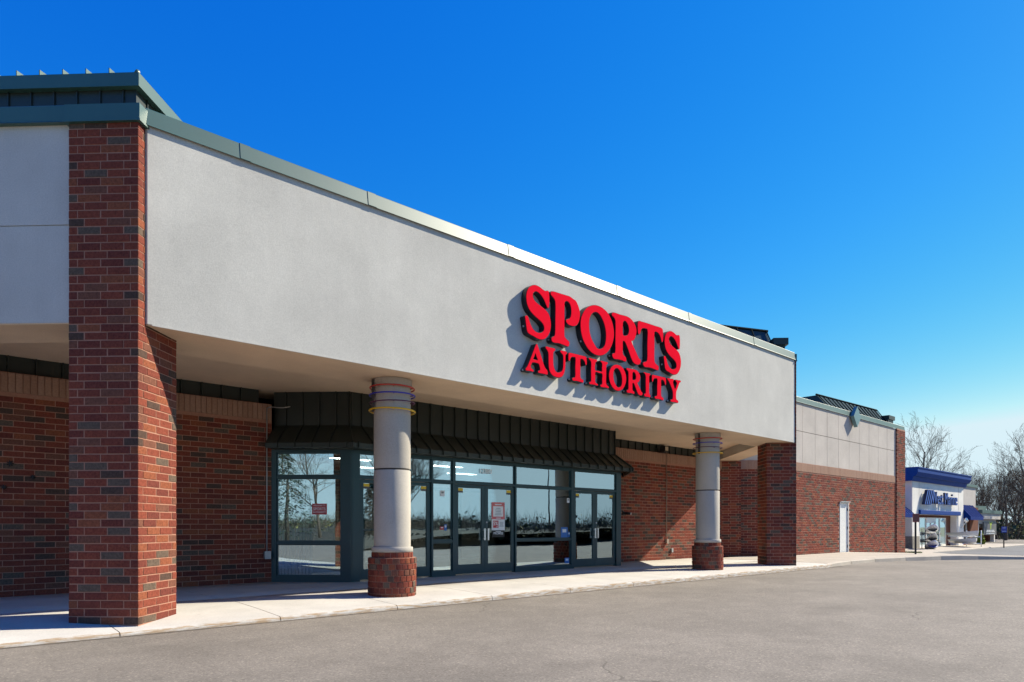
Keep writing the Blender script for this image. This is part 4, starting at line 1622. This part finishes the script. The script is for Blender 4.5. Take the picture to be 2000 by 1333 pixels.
# entrance recess with glass doors
b = MB()
b.box(47.5, 56.6, MV + 0.46, MV + 0.60, G0, 1.9)
b.build('recess_wall', M['brick_i'], ms)
b = MB()
b.box(56.3, 56.49, MV + 0.05, MV + 0.455, G0, 1.868)
b.build('recess_wall', M['mw'], ms)
for x0, x1, z1 in ((48.3, 49.3, 1.7), (49.35, 50.6, 1.7), (50.7, 51.6, 1.40), (51.65, 52.5, 1.40), (52.6, 53.5, 1.7), (53.55, 54.9, 1.7)):
    f = MB()
    t = 0.05
    for a, c_, e_, g_ in ((x0, x0 + t, -0.25, z1), (x1 - t, x1, -0.25, z1), (x0 + t, x1 - t, z1 - t, z1), (x0 + t, x1 - t, -0.25, -0.12)):
        f.box(a, c_, MV + 0.36, MV + 0.44, e_, g_)
    w_ = f.build('door' if z1 < 1.6 else 'window', M['white'], ms)
    g = MB()
    g.box(x0 + t, x1 - t, MV + 0.39, MV + 0.40, -0.12, z1 - t)
    g.build('pane', M['glass'], w_)
b = MB()
b.box(50.65, 52.55, MV + 0.33, MV + 0.45, 1.41, 1.70)
b.build('door_header', M['white'], ms)
# lower wing on the near side with stone base and awning
b = MB()
b.box(38.6, 46.69, MV + 0.75, 18, G0, 3.4)
b.build('wall', M['mw'], ms)
b = MB()
b.box(38.6, 46.68, MV + 0.70, MV + 0.752, G0, 0.52)
b.box(46.66, 47.98, MV - 0.05, MV + 0.002, G0, 0.50)
b.box(46.64, 46.70, MV - 0.049, MV + 0.74, G0, 0.502)
b.build('stone_base', M['stone'], ms)


def fabric_awning(x0, x1, v0, z0, v1, z1, drop):
    a = MB()
    vs = [(x0, v0, z0), (x1, v0, z0), (x1, v1, z1), (x0, v1, z1), (x0, v1, z1 - drop), (x1, v1, z1 - drop), (x0, v0, z1), (x1, v0, z1)]
    a.add(vs, [(3, 2, 1, 0), (4, 5, 2, 3), (0, 6, 3), (1, 2, 7), (6, 4, 3), (7, 2, 5)])
    o = a.build('awning', M['canvas'], ms)
    n = max(2, int((x1 - x0) / 0.42))
    for i in range(n + 1):
        x = x0 + (x1 - x0) * i / n
        r_ = MB()
        r_.tube([(x, v0 - 0.01, z0 + 0.015), (x, v1 - 0.01, z1 + 0.015)], 0.02, 4, smooth=False)
        r_.build('awning_seam', M['canvas'], o)
    return o


fabric_awning(40.0, 46.2, MV + 0.74, 2.75, MV - 0.25, 1.88, 0.22)
# wing on the far side
b = MB()
b.box(57.71, 62.2, MV + 0.3, 18, 2.6, 4.1)
b.box(60.2, 62.2, MV + 0.302, 18, -0.9, 2.6)
b.build('wall', M['stucco2'], ms)
b = MB()
b.box(60.0, 62.3, MV + 0.15, MV + 0.30, -0.9, 2.55)
b.box(57.71, 60.0, MV + 0.2, MV + 0.4, -0.9, 0.0)
b.build('brick_pier', M['brick_i'], ms)
b = MB()
b.box(57.6, 62.35, MV + 0.20, MV + 0.5, 4.1, 4.3)
b.build('coping', M['green'], ms)
f = MB()
for x in (57.75, 58.5, 59.2, 59.93):
    f.box(x - 0.04, x + 0.04, MV + 0.35, MV + 0.42, 0.0, 2.6)
w_ = f.build('window', M['white'], ms)
g = MB()
g.box(57.75, 59.93, MV + 0.38, MV + 0.39, 0.0, 2.6)
g.build('pane', M['glass'], w_)
fabric_awning(57.75, 61.2, MV + 0.29, 2.70, MV - 0.45, 1.78, 0.20)
g = MB()
g.tube([(57.1, MV - 0.02, 1.0), (57.1, MV - 0.20, 1.25), (57.1, MV - 0.32, 1.45)], 0.03, 6)
g.lathe([(0.05, 1.40), (0.16, 1.5), (0.05, 1.72)], 57.1, MV - 0.32, 10)
g.build('wall_lamp', M['steel'], ms)
b = MB()
b.box(38.6, 62.0, 17.9, 26, G0, 3.3)
b.build('rear_block', M['mw'], ms)

# raised blue lettering and stripe mark
msg = empty('marine_sign', (51.8, MV, 2.5), 'navy blue raised lettering with striped emblem on the cream shop front', 'sign')
M['sblue'] = paint('sign navy shaded side', (0.006, 0.014, 0.06), 0.5)
M['sface_lit'] = paint('sign blue sunlit face', (0.045, 0.12, 0.40), 0.5, 0, 0.2)  # lighter copy of the navy: sunlight painted into the letter faces
word = 'West Marine'
SZ, SQ, XW = 1.16, 0.92, 49.65


def xr_of(t):
    me = text_mesh(t, SZ, M['sblue'])
    xs = [v.co.x for v in me.vertices]
    r_ = (min(xs), max(xs)) if xs else (0, 0)
    bpy.data.meshes.remove(me)
    return r_[1] - r_[0]


for i, ch in enumerate(word):
    if ch == ' ':
        continue
    me = text_mesh(ch, SZ, M['sblue'], 0.06)
    xs = [v.co.x for v in me.vertices]
    right = xr_of(word[:i + 1])
    xc = XW + SQ * (right - (max(xs) - min(xs)) / 2)
    ys_ = [v.co.y for v in me.vertices]
    cu_off = {'W': 0.0}.get(ch, 0.0)
    lowest = min(ys_)
    me.materials.append(M['sface_lit'])
    for pg in me.polygons:
        if pg.normal.z > 0.5:
            pg.material_index = 1
    cxm = (max(xs) + min(xs)) / 2
    for v in me.vertices:
        v.co = Vector(((v.co.x - cxm) * SQ, -v.co.z, v.co.y - lowest))
    o = bpy.data.objects.new('letter', me)
    place(o, msg, (xc, MV - 0.20, 2.58))
for i in range(4):
    b = MB()
    x = 48.15 + i * 0.36
    pts = [(x, 2.50), (x + 0.16, 2.50), (x + 0.75, 3.45), (x + 0.59, 3.45)]
    b.add([(p[0], MV - 0.29, p[1]) for p in pts] + [(p[0], MV - 0.11, p[1]) for p in pts], [(0, 1, 2, 3), (7, 6, 5, 4), (4, 5, 1, 0), (5, 6, 2, 1), (6, 7, 3, 2), (7, 4, 0, 3)])
    b.m[0] = 1
    b.build('emblem_stripe', [M['sblue'], M['sface_lit']], msg)

# third shop: low, green roofed, with a lime Y on its sign
ys = empty('corner_shop', (73, 18, -0.95), 'small dark shop with green roof at the far end of the row', 'building')
b = MB()
b.box(63.5, 76.2, 17.6, 26, -1.3, 2.1)
b.build('wall', paint('taupe wall', (0.16, 0.14, 0.125), 0.8), ys)
b = MB()
b.box(70.3, 76.3, 16.3, 17.6, 1.35, 1.75)
b.box(70.0, 76.6, 16.0, 18, 1.751, 2.25)
b.build('entablature', M['stucco2'], ys)
b = MB()
b.box(69.9, 76.7, 15.9, 18, 2.252, 2.55)
b.box(68.8, 76.0, 17.0, 19, 2.6, 3.0)
b.build('roof_band', M['green'], ys)
b = MB()
b.add([(62.0, 17.3, 3.2), (73.0, 17.3, 3.2), (73.0, 22, 4.6), (62.0, 22, 4.6), (62, 17.3, 2.7), (73, 17.3, 2.7), (73, 22, 2.7), (62, 22, 2.7)], [(0, 1, 2, 3), (4, 5, 1, 0), (1, 5, 6, 2), (4, 0, 3, 7)])
b.build('roof', M['greend'], ys)
for x in (70.5, 76.0):
    b = MB()
    b.box(x - 0.16, x + 0.16, 16.35, 16.65, -1.2, 1.35)
    b.build('porch_post', M['mw'], ys)
b = MB()
b.box(75.5, 76.3, 16.7, 17.5, -1.2, 1.0)
b.build('brick_pier', M['brick_i'], ys)
yb = empty('shop_sign_panel', (73.6, 16.2, 0.2), 'hanging grey shop sign with a lime letter Y', 'sign')
b = MB()
b.box(71.6, 75.9, 16.18, 16.28, 0.35, 1.5)
b.build('board', paint('grey sign board', (0.11, 0.115, 0.12), 0.6), yb)
text_obj('letter', 'Y', 0.95, paint('lime print', (0.45, 0.60, 0.03), 0.5), yb, 73.9, 16.17, 1.15, squash=1.9, bold=True)
for i, (z, w) in enumerate(((0.72, 2.6), (0.60, 2.9), (0.44, 2.7))):
    b = MB()
    b.box(73.8 - w / 2, 73.8 + w / 2, 16.172, 16.179, z, z + 0.06)
    b.build('printed_line', M['paper'], yb)


# ------------------------------------------------------------------ boats on show
M['hull'] = paint('white gel coat', (0.74, 0.76, 0.80), 0.25, 0, 0.5, 0.03)
M['hullg'] = paint('grey hull', (0.50, 0.52, 0.54), 0.35, 0, 0.5, 0.03)
M['cock'] = paint('dark cockpit', (0.02, 0.02, 0.03), 0.5)
M['bluedeck'] = paint('blue deck', (0.03, 0.06, 0.30), 0.4)


def hull_mesh(L_, w, h, mat, sheer=0.12, nose=1.0):
    b = MB()
    n, m_ = 14, 8
    vs = []
    for i in range(n + 1):
        t = i / n
        wd = w / 2 * max(0.04, math.sin(math.pi * min(1.0, max(0.0, t))) ** (0.55 * nose))
        zz = sheer * (2 * t - 1) ** 2
        for k in range(m_ + 1):
            a = math.pi * k / m_
            vs.append((L_ * (t - 0.5), wd * math.cos(a), zz + h * 0.5 - h * 0.5 * math.sin(a) ** 0.8 * (0.55 + 0.45 * math.sin(math.pi * t))))
        for k in range(1, m_):
            a = math.pi * k / m_
            vs.append((L_ * (t - 0.5), -wd * math.cos(a), zz + h * 0.5 + h * 0.32 * math.sin(a) * math.sin(math.pi * t)))
    r_ = 2 * m_
    fs = []
    for i in range(n):
        for k in range(r_):
            fs.append((i * r_ + k, i * r_ + (k + 1) % r_, (i + 1) * r_ + (k + 1) % r_, (i + 1) * r_ + k))
    fs.append(tuple(range(r_))[::-1])
    fs.append(tuple(range(n * r_, n * r_ + r_)))
    b.add(vs, fs, 0, True)
    return b.mesh('hull', mat)


rack = empty('kayak_rack', (46.95, 13.3, -0.27), 'black metal rack holding kayaks outside the cream boat shop', 'rack')
ka = R(16 + 9)
fk = Fr(46.95, 13.3, math.degrees(ka))
for sx in (-0.6, 0.6):
    b = MB()
    b.tube([fk(sx, 0.42, -0.40), fk(sx, 0.42, 0.95)], 0.022, 6)
    b.build('upright', M['black'], rack)
    for z in (-0.30, 0.18, 0.66):
        b = MB()
        b.tube([fk(sx, -0.42, z), fk(sx, 0.42, z)], 0.025, 6)
        b.build('arm', M['black'], rack)
    b = MB()
    b.tube([fk(sx, -0.5, -0.385), fk(sx, 0.5, -0.385)], 0.03, 6)
    b.build('foot', M['black'], rack)
for z, dk, lab, mt in ((-0.27, 'bluedeck', 'white kayak with blue deck on the lowest rack arm', 'hull'), (0.21, 'cock', 'slim beige kayak on the middle rack arm', 'hullg'), (0.69, 'cock', 'white kayak with dark cockpit on the top rack arm', 'hull')):
    k_ = empty('kayak', (46.95, 13.3, z), lab, 'kayak', 'kayaks on the rack')
    big = mt == 'hull'
    tilt = R(13)
    o = bpy.data.objects.new('hull', hull_mesh(2.1, 0.70 if big else 0.56, 0.34 if big else 0.22, M[mt]))
    place(o, k_, (46.95, 13.3, z + 0.05), ka)
    o.rotation_euler = (0, tilt, ka)
    b = MB()
    top = 0.285 if big else 0.185
    ring = [(-0.38 + 0.40 * math.cos(2 * math.pi * i / 20), 0.22 * math.sin(2 * math.pi * i / 20), top + 0.012 * math.cos(2 * math.pi * i / 20)) for i in range(20)]
    b.tube(ring, 0.03, 6, closed=True)
    b.add(ring, [tuple(range(20))])
    o = bpy.data.objects.new('cockpit', b.mesh('cockpit', M[dk]))
    place(o, k_, (46.95, 13.3, z + 0.05), ka)
    o.rotation_euler = (0, -tilt, ka)
    k_.children[0].rotation_euler = (0, -tilt, ka)
fd = Fr(53.6, 13.2, 46)
drk = empty('dinghy_rack', (53.6, 13.2, -0.27), 'white metal rack holding dinghies outside the cream boat shop', 'rack')
for sx in (-0.75, 0.75):
    b = MB()
    b.tube([fd(sx, -0.6, -0.4), fd(sx, -0.6, 0.85)], 0.03, 6)
    b.build('upright', M['white'], drk)
    for z in (-0.02, 0.42):
        b = MB()
        b.tube([fd(sx, -0.6, z), fd(sx, 0.65, z)], 0.03, 6)
        b.build('arm', M['white'], drk)


def boat_mesh(L_, W, H):
    """open boat: outer skin, rolled rim and inner skin; transom at x = -L/2, bow at +L/2"""
    b = MB()
    n, m_ = 12, 8
    vs, fs = [], []
    for skin in (0, 1):
        for i in range(n + 1):
            t = i / n
            w = W / 2 * (1 - max(0.0, (t - 0.35) / 0.65) ** 2.4) ** 0.8 * (0.86 + 0.14 * min(1, t / 0.35))
            w = max(0.015, w)
            sheer = H + 0.16 * t * t
            keel = 0.10 * max(0.0, (t - 0.55) / 0.45) ** 2 * H * 3
            if skin:
                w, keel = max(0.008, w - 0.035), keel + 0.05
            for k in range(m_ + 1):
                a = math.pi * k / m_
                y = w * math.cos(a)
                z = sheer - (sheer - keel) * math.sin(a) ** 0.75
                vs.append((L_ * (t - 0.5) + (0.04 if skin and i == 0 else 0), y, z))
    M1 = m_ + 1
    off = (n + 1) * M1
    for i in range(n):
        for k in range(m_):
            fs.append((i * M1 + k, (i + 1) * M1 + k, (i + 1) * M1 + k + 1, i * M1 + k + 1))
            fs.append((off + i * M1 + k, off + i * M1 + k + 1, off + (i + 1) * M1 + k + 1, off + (i + 1) * M1 + k))
        for k in (0, m_):
            fs.append((i * M1 + k, (i + 1) * M1 + k, off + (i + 1) * M1 + k, off + i * M1 + k))
    fs.append(tuple(range(M1)))
    fs.append(tuple(off + k for k in range(M1))[::-1])
    b.add(vs, fs)
    me = b.mesh('hull', M['hull'])
    smooth_by_angle(me, 40)
    return me


for z, lab, rz_ in ((-0.03, 'white dinghy on the lower rack arm', 38), (0.44, 'white dinghy on the upper rack arm', 43)):
    d_ = empty('dinghy', (53.6, 13.2, z), lab, 'dinghy', 'dinghies on the rack')
    o = bpy.data.objects.new('hull', boat_mesh(3.0, 1.0, 0.24))
    place(o, d_, (53.6, 13.2, z), R(rz_ + 180))
    fb_ = Fr(53.6, 13.2, rz_ + 180)
    for x in (-0.75, 0.1):
        b = MB()
        b.box(x - 0.12, x + 0.12, -0.40, 0.40, z + 0.19, z + 0.215, fb_)
        b.build('thwart', M['hullg'], d_)
    b = MB()
    b.box(-1.512, -1.502, -0.28, 0.28, z + 0.10, z + 0.21, fb_)
    b.build('transom_pad', M['bluedeck'], d_)

# ------------------------------------------------------------------ signs on posts
M['signred'] = paint('faded red sign', (0.20, 0.055, 0.050), 0.5)
M['signblue'] = paint('blue parking sign', (0.05, 0.06, 0.30), 0.5)


def post_sign(x, y, zb, h, w, sh_, mat, label, lines, rz):
    e = empty('post_sign', (x, y, zb), label, 'sign')
    b = MB()
    f = Fr(x, y, rz)
    b.box(-0.03, 0.03, -0.02, 0.02, zb - 0.1, zb + h - 0.02, f)
    b.build('post', M['black'], e)
    b = MB()
    b.box(-w / 2, w / 2, -0.030, -0.022, zb + h - sh_, zb + h, f)
    p_ = b.build('sign_plate', M[mat], e)
    for i in range(lines):
        z = zb + h - sh_ * (0.22 + 0.56 * i / max(1, lines - 1))
        b = MB()
        ww = w * (0.30 if i % 2 == 0 else 0.38)
        b.box(-ww, ww, -0.0315, -0.0301, z - 0.014, z + 0.014, f)
        b.build('printed_line', M['mdark'] if mat == 'signred' else M['paper'], p_)
    return e


post_sign(30.6, 9.24, 0.0, 1.63, 0.27, 0.34, 'signred', 'small faded red sign on a black post at the walkway bend', 4, -42)
post_sign(55.2, 11.35, -0.40, 1.50, 0.36, 0.40, 'signblue', 'small blue sign on a dark post in front of the bare trees', 2, -42)


# ================================================================== PLANTS
M['bark'] = paint('grey brown bark', (0.085, 0.068, 0.055), 0.95, var=0.3, scale=6, bmp=0.5, bscale=22)
M['twig'] = paint('dark twig', (0.085, 0.054, 0.033), 0.95, var=0.3, scale=2)
M['bud'] = paint('spring buds', (0.19, 0.17, 0.045), 0.9, var=0.3, scale=3)
M['needle'] = paint('evergreen needles', (0.022, 0.045, 0.022), 0.9, var=0.4, scale=3)
M['hedge'] = paint('yellow green shrub leaf', (0.16, 0.21, 0.02), 0.8, var=0.35, scale=14)


def tree_meshes(seed, h, spread=0.9, dens=1.0, low=0.28):
    rg = random.Random(seed)
    trunk, tw = MB(), MB()

    def grow(p, d, ln, rad, lev):
        seg = 5 if lev == 0 else (4 if lev == 1 else 3)
        pts, rads = [p.copy()], [rad]
        q, dd = p.copy(), d.normalized()
        for i in range(seg):
            wob = 0.13 if lev == 0 else 0.17
            dd = (dd + Vector((rg.uniform(-wob, wob), rg.uniform(-wob, wob), rg.uniform(-wob, wob) + (0.05 if lev else 0.0)))).normalized()
            q = q + dd * (ln / seg)
            pts.append(q.copy())
            rads.append(max(0.007, rad * (1 - 0.78 * (i + 1) / seg)))
        (trunk if lev <= 1 else tw).tube(pts, rads, 7 if lev == 0 else (5 if lev == 1 else 3), smooth=lev < 2)
        if lev >= 4:
            return
        kids = [int(11 * dens), int(7 * dens), int(5 * dens), int(3 * dens)][lev]
        for k in range(kids):
            t = (low + (1 - low) * (k + rg.random()) / kids) if lev == 0 else (0.2 + 0.8 * (k + rg.random()) / kids)
            fi = min(seg - 1e-3, t * seg)
            i = int(fi)
            bp = pts[i].lerp(pts[i + 1], fi - i)
            br = rads[i] + (rads[i + 1] - rads[i]) * (fi - i)
            ax = (pts[i + 1] - pts[i]).normalized()
            ref = Vector((rg.uniform(-1, 1), rg.uniform(-1, 1), rg.uniform(-1, 1)))
            side_ = ax.cross(ref).normalized()
            ang = rg.uniform(0.45, 0.95) * spread
            nd = ax * math.cos(ang) + side_ * math.sin(ang)
            nd.z += 0.12
            sc = (0.62 - 0.30 * t) if lev == 0 else rg.uniform(0.38, 0.58)
            grow(bp, nd, ln * sc if lev else h * sc * 0.72, max(0.009, br * 0.62), lev + 1)

    grow(Vector((0, 0, -0.3)), Vector((rg.uniform(-0.05, 0.05), rg.uniform(-0.05, 0.05), 1)), h * 0.82, h * 0.017, 0)
    return trunk.mesh('trunk', M['bark']), tw.mesh('crown', M['twig'])


TREES = [tree_meshes(3, 11), tree_meshes(11, 11, 1.05), tree_meshes(23, 10, 0.75, 1.0, 0.18), tree_meshes(41, 12, 1.1, 1.0, 0.3)]


def tree(kind, x, y, z, h, rz, label, group):
    e = empty('bare_tree', (x, y, z), label, 'tree', group)
    tm, cm_ = TREES[kind]
    s_ = h / 11.0
    for nm, me in (('trunk', tm), ('crown', cm_)):
        o = bpy.data.objects.new(nm, me)
        place(o, e, (x, y, z), rz)
        o.scale = (s_, s_, s_)
    return e


SA, CA = math.sin(R(47.39)), math.cos(R(47.39))


def cam_pt(t, Z):
    """ground point at bearing t (right/forward) and distance Z in front of the viewer"""
    return SA * t * Z + CA * Z, -CA * t * Z + SA * Z


view_trees = [
    (0, 0.600, 72, 12.6, 'tall bare tree rising behind the blue cornice next to the brick wing'),
    (2, 0.628, 80, 8.2, 'slim bare tree above the middle of the blue cornice'),
    (3, 0.655, 84, 8.2, 'bare tree above the far end of the blue cornice'),
    (1, 0.672, 78, 8.5, 'dense bare tree behind the teal topped wall end'),
    (0, 0.690, 88, 9.0, 'bare tree behind the roof of the small dark shop'),
    (2, 0.706, 76, 8.3, 'upright bare tree just past the small dark shop'),
    (3, 0.722, 70, 8.4, 'forked bare tree with heavy trunk behind the blue post sign'),
    (1, 0.742, 84, 8.4, 'wide bare tree in the thicket past the row of shops'),
    (0, 0.772, 62, 10.6, 'large bare tree leaning in from the right-hand edge'),
    (3, 0.757, 96, 9.8, 'farthest bare tree seen through the thicket by the picture edge'),
]
for i, (kd, t, Z, h, lab) in enumerate(view_trees):
    x, y = cam_pt(t, Z)
    tree(kd, x, y, -1.0, h, i * 1.3, lab, 'bare trees beyond the shops')

for i, (kd, t, Z, h) in enumerate(((2, 0.681, 92, 9.2), (1, 0.698, 94, 9.4), (0, 0.714, 96, 9.6), (3, 0.731, 90, 8.8), (2, 0.749, 92, 9.2), (1, 0.764, 88, 9.0), (2, 0.736, 80, 8.0), (0, 0.708, 84, 8.2))):
    x, y = cam_pt(t, Z)
    tree(kd, x, y, -1.0, h, i * 0.9 + 0.4, 'bare brown tree standing deep in the thicket past the shops', 'trees deep in the thicket')

# thicket: brush nobody could count
M['brushd'] = paint('brush twig', (0.060, 0.050, 0.036), 0.95, var=0.35, scale=1.0)
br = MB()
rb = random.Random(5)
for i in range(3200):
    t = rb.uniform(0.655, 0.98)
    Z = rb.uniform(74, 104)
    x, y = cam_pt(t, Z)
    h = rb.uniform(0.8, 3.4) * (1.25 if rb.random() < 0.15 else 1.0)
    p = Vector((x, y, -1.0))
    d = Vector((rb.uniform(-0.5, 0.5), rb.uniform(-0.5, 0.5), 1)) * h
    br.tube([p, p + d * 0.55 + Vector((rb.uniform(-.2, .2), rb.uniform(-.2, .2), 0)), p + d], [0.05, 0.03, 0.012], 3, smooth=False)
    if rb.random() < 0.55:
        for q in range(5):
            c_ = p + d * rb.uniform(0.15, 0.95) + Vector((rb.uniform(-.5, .5), rb.uniform(-.5, .5), rb.uniform(-.2, .2)))
            s_ = rb.uniform(0.10, 0.26)
            a, b2 = Vector((rb.uniform(-1, 1), rb.uniform(-1, 1), rb.uniform(-1, 1))) * s_, Vector((rb.uniform(-1, 1), rb.uniform(-1, 1), rb.uniform(-1, 1))) * s_
            br.add([tuple(c_ - a), tuple(c_ + b2), tuple(c_ + a), tuple(c_ - b2)], [(0, 1, 2, 3)], 1 if rb.random() < 0.45 else 2)
br.build('thicket', [M['brushd'], M['bud'], M['needle']], None, label='dark leafless thicket behind the far end of the car park', cat='thicket', kind='stuff')


def leaf_shrub(name, x, y, z, w, h, n, mat, label, cat='shrub', seed=1):
    e = empty(name, (x, y, z), label, cat)
    b = MB()
    r_ = random.Random(seed)
    for i in range(7):
        a = r_.uniform(0, 6.28)
        b.tube([(x, y, z - 0.05), (x + w * 0.3 * math.cos(a), y + w * 0.3 * math.sin(a), z + h * 0.7)], [0.03, 0.01], 4)
    b.build('stem', M['bark'], e)
    b = MB()
    for i in range(n):
        k = r_.random()
        a = r_.uniform(0, 6.28)
        rr = w / 2 * math.sqrt(r_.random()) * (1.0 - 0.55 * k)
        c_ = Vector((x + rr * math.cos(a), y + rr * math.sin(a), z + h * k))
        s_ = r_.uniform(0.05, 0.12)
        u_, v_ = Vector((r_.uniform(-1, 1), r_.uniform(-1, 1), r_.uniform(-1, 1))) * s_, Vector((r_.uniform(-1, 1), r_.uniform(-1, 1), r_.uniform(-1, 1))) * s_
        b.add([tuple(c_ - u_), tuple(c_ + v_), tuple(c_ + u_), tuple(c_ - v_)], [(0, 1, 2, 3)])
    b.build('foliage', mat, e)
    return e


xs_, ys_ = cam_pt(0.6835, 52)
leaf_shrub('shrub', xs_, ys_, -0.62, 1.0, 1.35, 900, M['hedge'], 'upright yellow green shrub between the brick corner and the small dark shop', seed=4)
xs_, ys_ = 38.9, 11.9
tf = MB()
rt = random.Random(8)
for i in range(500):
    x, y = 38.55 + rt.uniform(0, 0.6), 11.95 + rt.uniform(-0.5, 0.5)
    z = walk_z(x, y)
    a = rt.uniform(0, 6.28)
    h = rt.uniform(0.04, 0.13)
    tf.add([(x - 0.01 * math.cos(a), y - 0.01 * math.sin(a), z - 0.02), (x + 0.01 * math.cos(a), y + 0.01 * math.sin(a), z - 0.02), (x + rt.uniform(-.04, .04), y + rt.uniform(-.04, .04), z + h)], [(0, 1, 2)])
tf.build('grass_tuft', paint('weed grass', (0.09, 0.15, 0.03), 0.9, var=0.3, scale=9), None, label='thin tuft of green grass at the foot of the wing corner', cat='grass', kind='stuff')

# ------------------------------------------------------------------ across the car park: what the shop windows mirror
M['bank'] = paint('rough winter bank', (0.022, 0.021, 0.010), 0.95, var=0.4, scale=1.2, bmp=0.5, bscale=6)
bk = MB()
bp = []
BN = 19


def bank_r(a):
    """distance of the planted edge from the viewer, by bearing in degrees"""
    return 17.0 + 11.0 * max(0.0, min(1.0, (300.0 - a) / 70.0)) + 1.3 * math.sin(a * 0.11)


for j, (d_, zz) in enumerate(((0, -0.16), (2.5, 0.10), (7, 0.45), (16, 0.75), (45, 1.0), (120, 1.2))):
    for i in range(BN):
        a = 182 + i * 9
        rr = bank_r(a) + d_
        bp.append((rr * math.cos(R(a)), rr * math.sin(R(a)), zz + (0.12 * math.sin(i * 2.1 + j) if j > 1 else 0)))
bk.add(bp, [(j * BN + i, j * BN + i + 1, (j + 1) * BN + i + 1, (j + 1) * BN + i) for j in range(5) for i in range(BN - 1)], 0, True)
bk.build('grass_bank', M['bank'], None, kind='structure')
refl = [(2, 30, -22, 8.4, 'slim bare tree mirrored in the narrow side window'), (0, 37, -30, 8.6, 'spreading bare tree mirrored in the middle glass doors'),
        (1, 26, -27, 7.0, 'bare tree mirrored in the doors behind the round column'), (3, -27, -4, 7.5, 'thick bare tree mirrored in the angled window by the folded gate'),
        (1, -30, -10, 8.0, 'bare tree mirrored in the angled window above the red poster'),
        (0, 28, -18, 9.0, 'dense bare tree mirrored in the doors just past the round column'), (3, 33, -25, 9.0, 'wide bare tree mirrored in the left leaf of the middle doors'),
        (1, 31, -26, 10.0, 'upright bare tree mirrored behind the white square sticker'), (0, 24, -21, 8.0, 'bare tree mirrored in the first glass door by the corner post')]
for i, (kd, x, y, h, lab) in enumerate(refl):
    tree(kd, x, y, 0.3, h, i * 2.1, lab, 'trees mirrored in the windows')


def conifer(x, y, z, h, w, label, seed):
    e = empty('conifer', (x, y, z), label, 'tree', 'conifers mirrored in the windows')
    b = MB()
    b.tube([(x, y, z - 0.3), (x, y, z + h * 0.96)], [h * 0.02, 0.02], 7)
    b.build('trunk', M['bark'], e)
    r_ = random.Random(seed)
    b = MB()
    for i in range(3600):
        k = r_.random() ** 0.8
        a = r_.uniform(0, 6.283)
        rr = w / 2 * (1.02 - k) * (0.45 + 0.55 * r_.random() ** 0.4) * (0.8 + 0.2 * math.sin(k * h * 9 + a * 3))
        c_ = Vector((x + rr * math.cos(a), y + rr * math.sin(a), z + 0.3 + (h - 0.3) * k))
        out = Vector((math.cos(a), math.sin(a), -0.35)) * r_.uniform(0.12, 0.30)
        sd_ = Vector((-math.sin(a), math.cos(a), r_.uniform(-0.4, 0.4))) * r_.uniform(0.03, 0.08)
        b.add([tuple(c_ - sd_), tuple(c_ + sd_), tuple(c_ + out)], [(0, 1, 2)])
    b.build('crown', M['needle'], e)
    return e


conifer(-23.0, 0.3, 0.0, 7.5, 4.6, 'dark conifer added to darken the reflection over the folded gate in the angled window', 3)  # added out of view: darkens the pane's reflection so the gate shows
conifer(25.6, -17.6, 0.0, 4.8, 3.2, 'dark conifer mirrored in the first glass door by the corner post', 4)
wd = MB()
rb = random.Random(9)
for i in range(3400):
    a = rb.uniform(184, 343)
    far = rb.random() ** 0.6
    rr = bank_r(a) + 2.0 + far * 60
    p = Vector((rr * math.cos(R(a)), rr * math.sin(R(a)), 0.1 + 0.6 * far))
    h = rb.uniform(0.4, 1.0) if far < 0.22 else rb.uniform(0.9, 2.0) * (1.0 + 0.8 * far * (rb.random() < 0.25))
    for q in range(9):
        d = Vector((rb.uniform(-0.7, 0.7), rb.uniform(-0.7, 0.7), rb.uniform(0.55, 1.0))) * h
        o_ = Vector((rb.uniform(-0.5, 0.5), rb.uniform(-0.5, 0.5), -0.1))
        wd.tube([p + o_, p + o_ + d * 0.55 + Vector((rb.uniform(-.1, .1), rb.uniform(-.1, .1), 0)), p + o_ + d], [0.022, 0.014, 0.005], 3, smooth=False)
    for q in range(14):
        c_ = p + Vector((rb.uniform(-0.7, 0.7), rb.uniform(-0.7, 0.7), h * rb.uniform(0.0, 0.7)))
        s_ = rb.uniform(0.05, 0.16)
        u_, v_ = Vector((rb.uniform(-1, 1), rb.uniform(-1, 1), rb.uniform(-1, 1))) * s_, Vector((rb.uniform(-1, 1), rb.uniform(-1, 1), rb.uniform(-1, 1))) * s_
        wd.add([tuple(c_ - u_), tuple(c_ + v_), tuple(c_ + u_), tuple(c_ - v_)], [(0, 1, 2, 3)], 1 if rb.random() < 0.8 else 2)
wd.build('woodland', [M['brushd'], M['needle'], M['bud']], None, label='dark scrub woodland across the road mirrored in the shop windows', cat='woodland', kind='stuff')
for i, (x, y) in enumerate(((26.0, -14.0), (52.0, -26.0))):
    e = empty('street_lamp', (x, y, -0.13), ['tall dark street lamp mirrored beside the narrow window', 'tall dark street lamp mirrored in the far glass doors'][i], 'street lamp', 'car park lamps')
    b = MB()
    b.lathe([(0.28, -0.15), (0.28, 0.55), (0.26, 0.6)], x, y, 14)
    b.build('footing', M['walk2'], e)
    b = MB()
    b.tube([(x, y, 0.4), (x, y, 7.4)], [0.09, 0.06], 8)
    b.build('pole', M['black'], e)
    b = MB()
    b.tube([(x, y, 7.3), (x - 0.5, y + 0.3, 7.7), (x - 1.0, y + 0.6, 7.72)], 0.04, 6)
    b.box(x - 1.45, x - 0.85, y + 0.42, y + 0.78, 7.64, 7.80)
    b.build('lamp_head', M['black'], e)
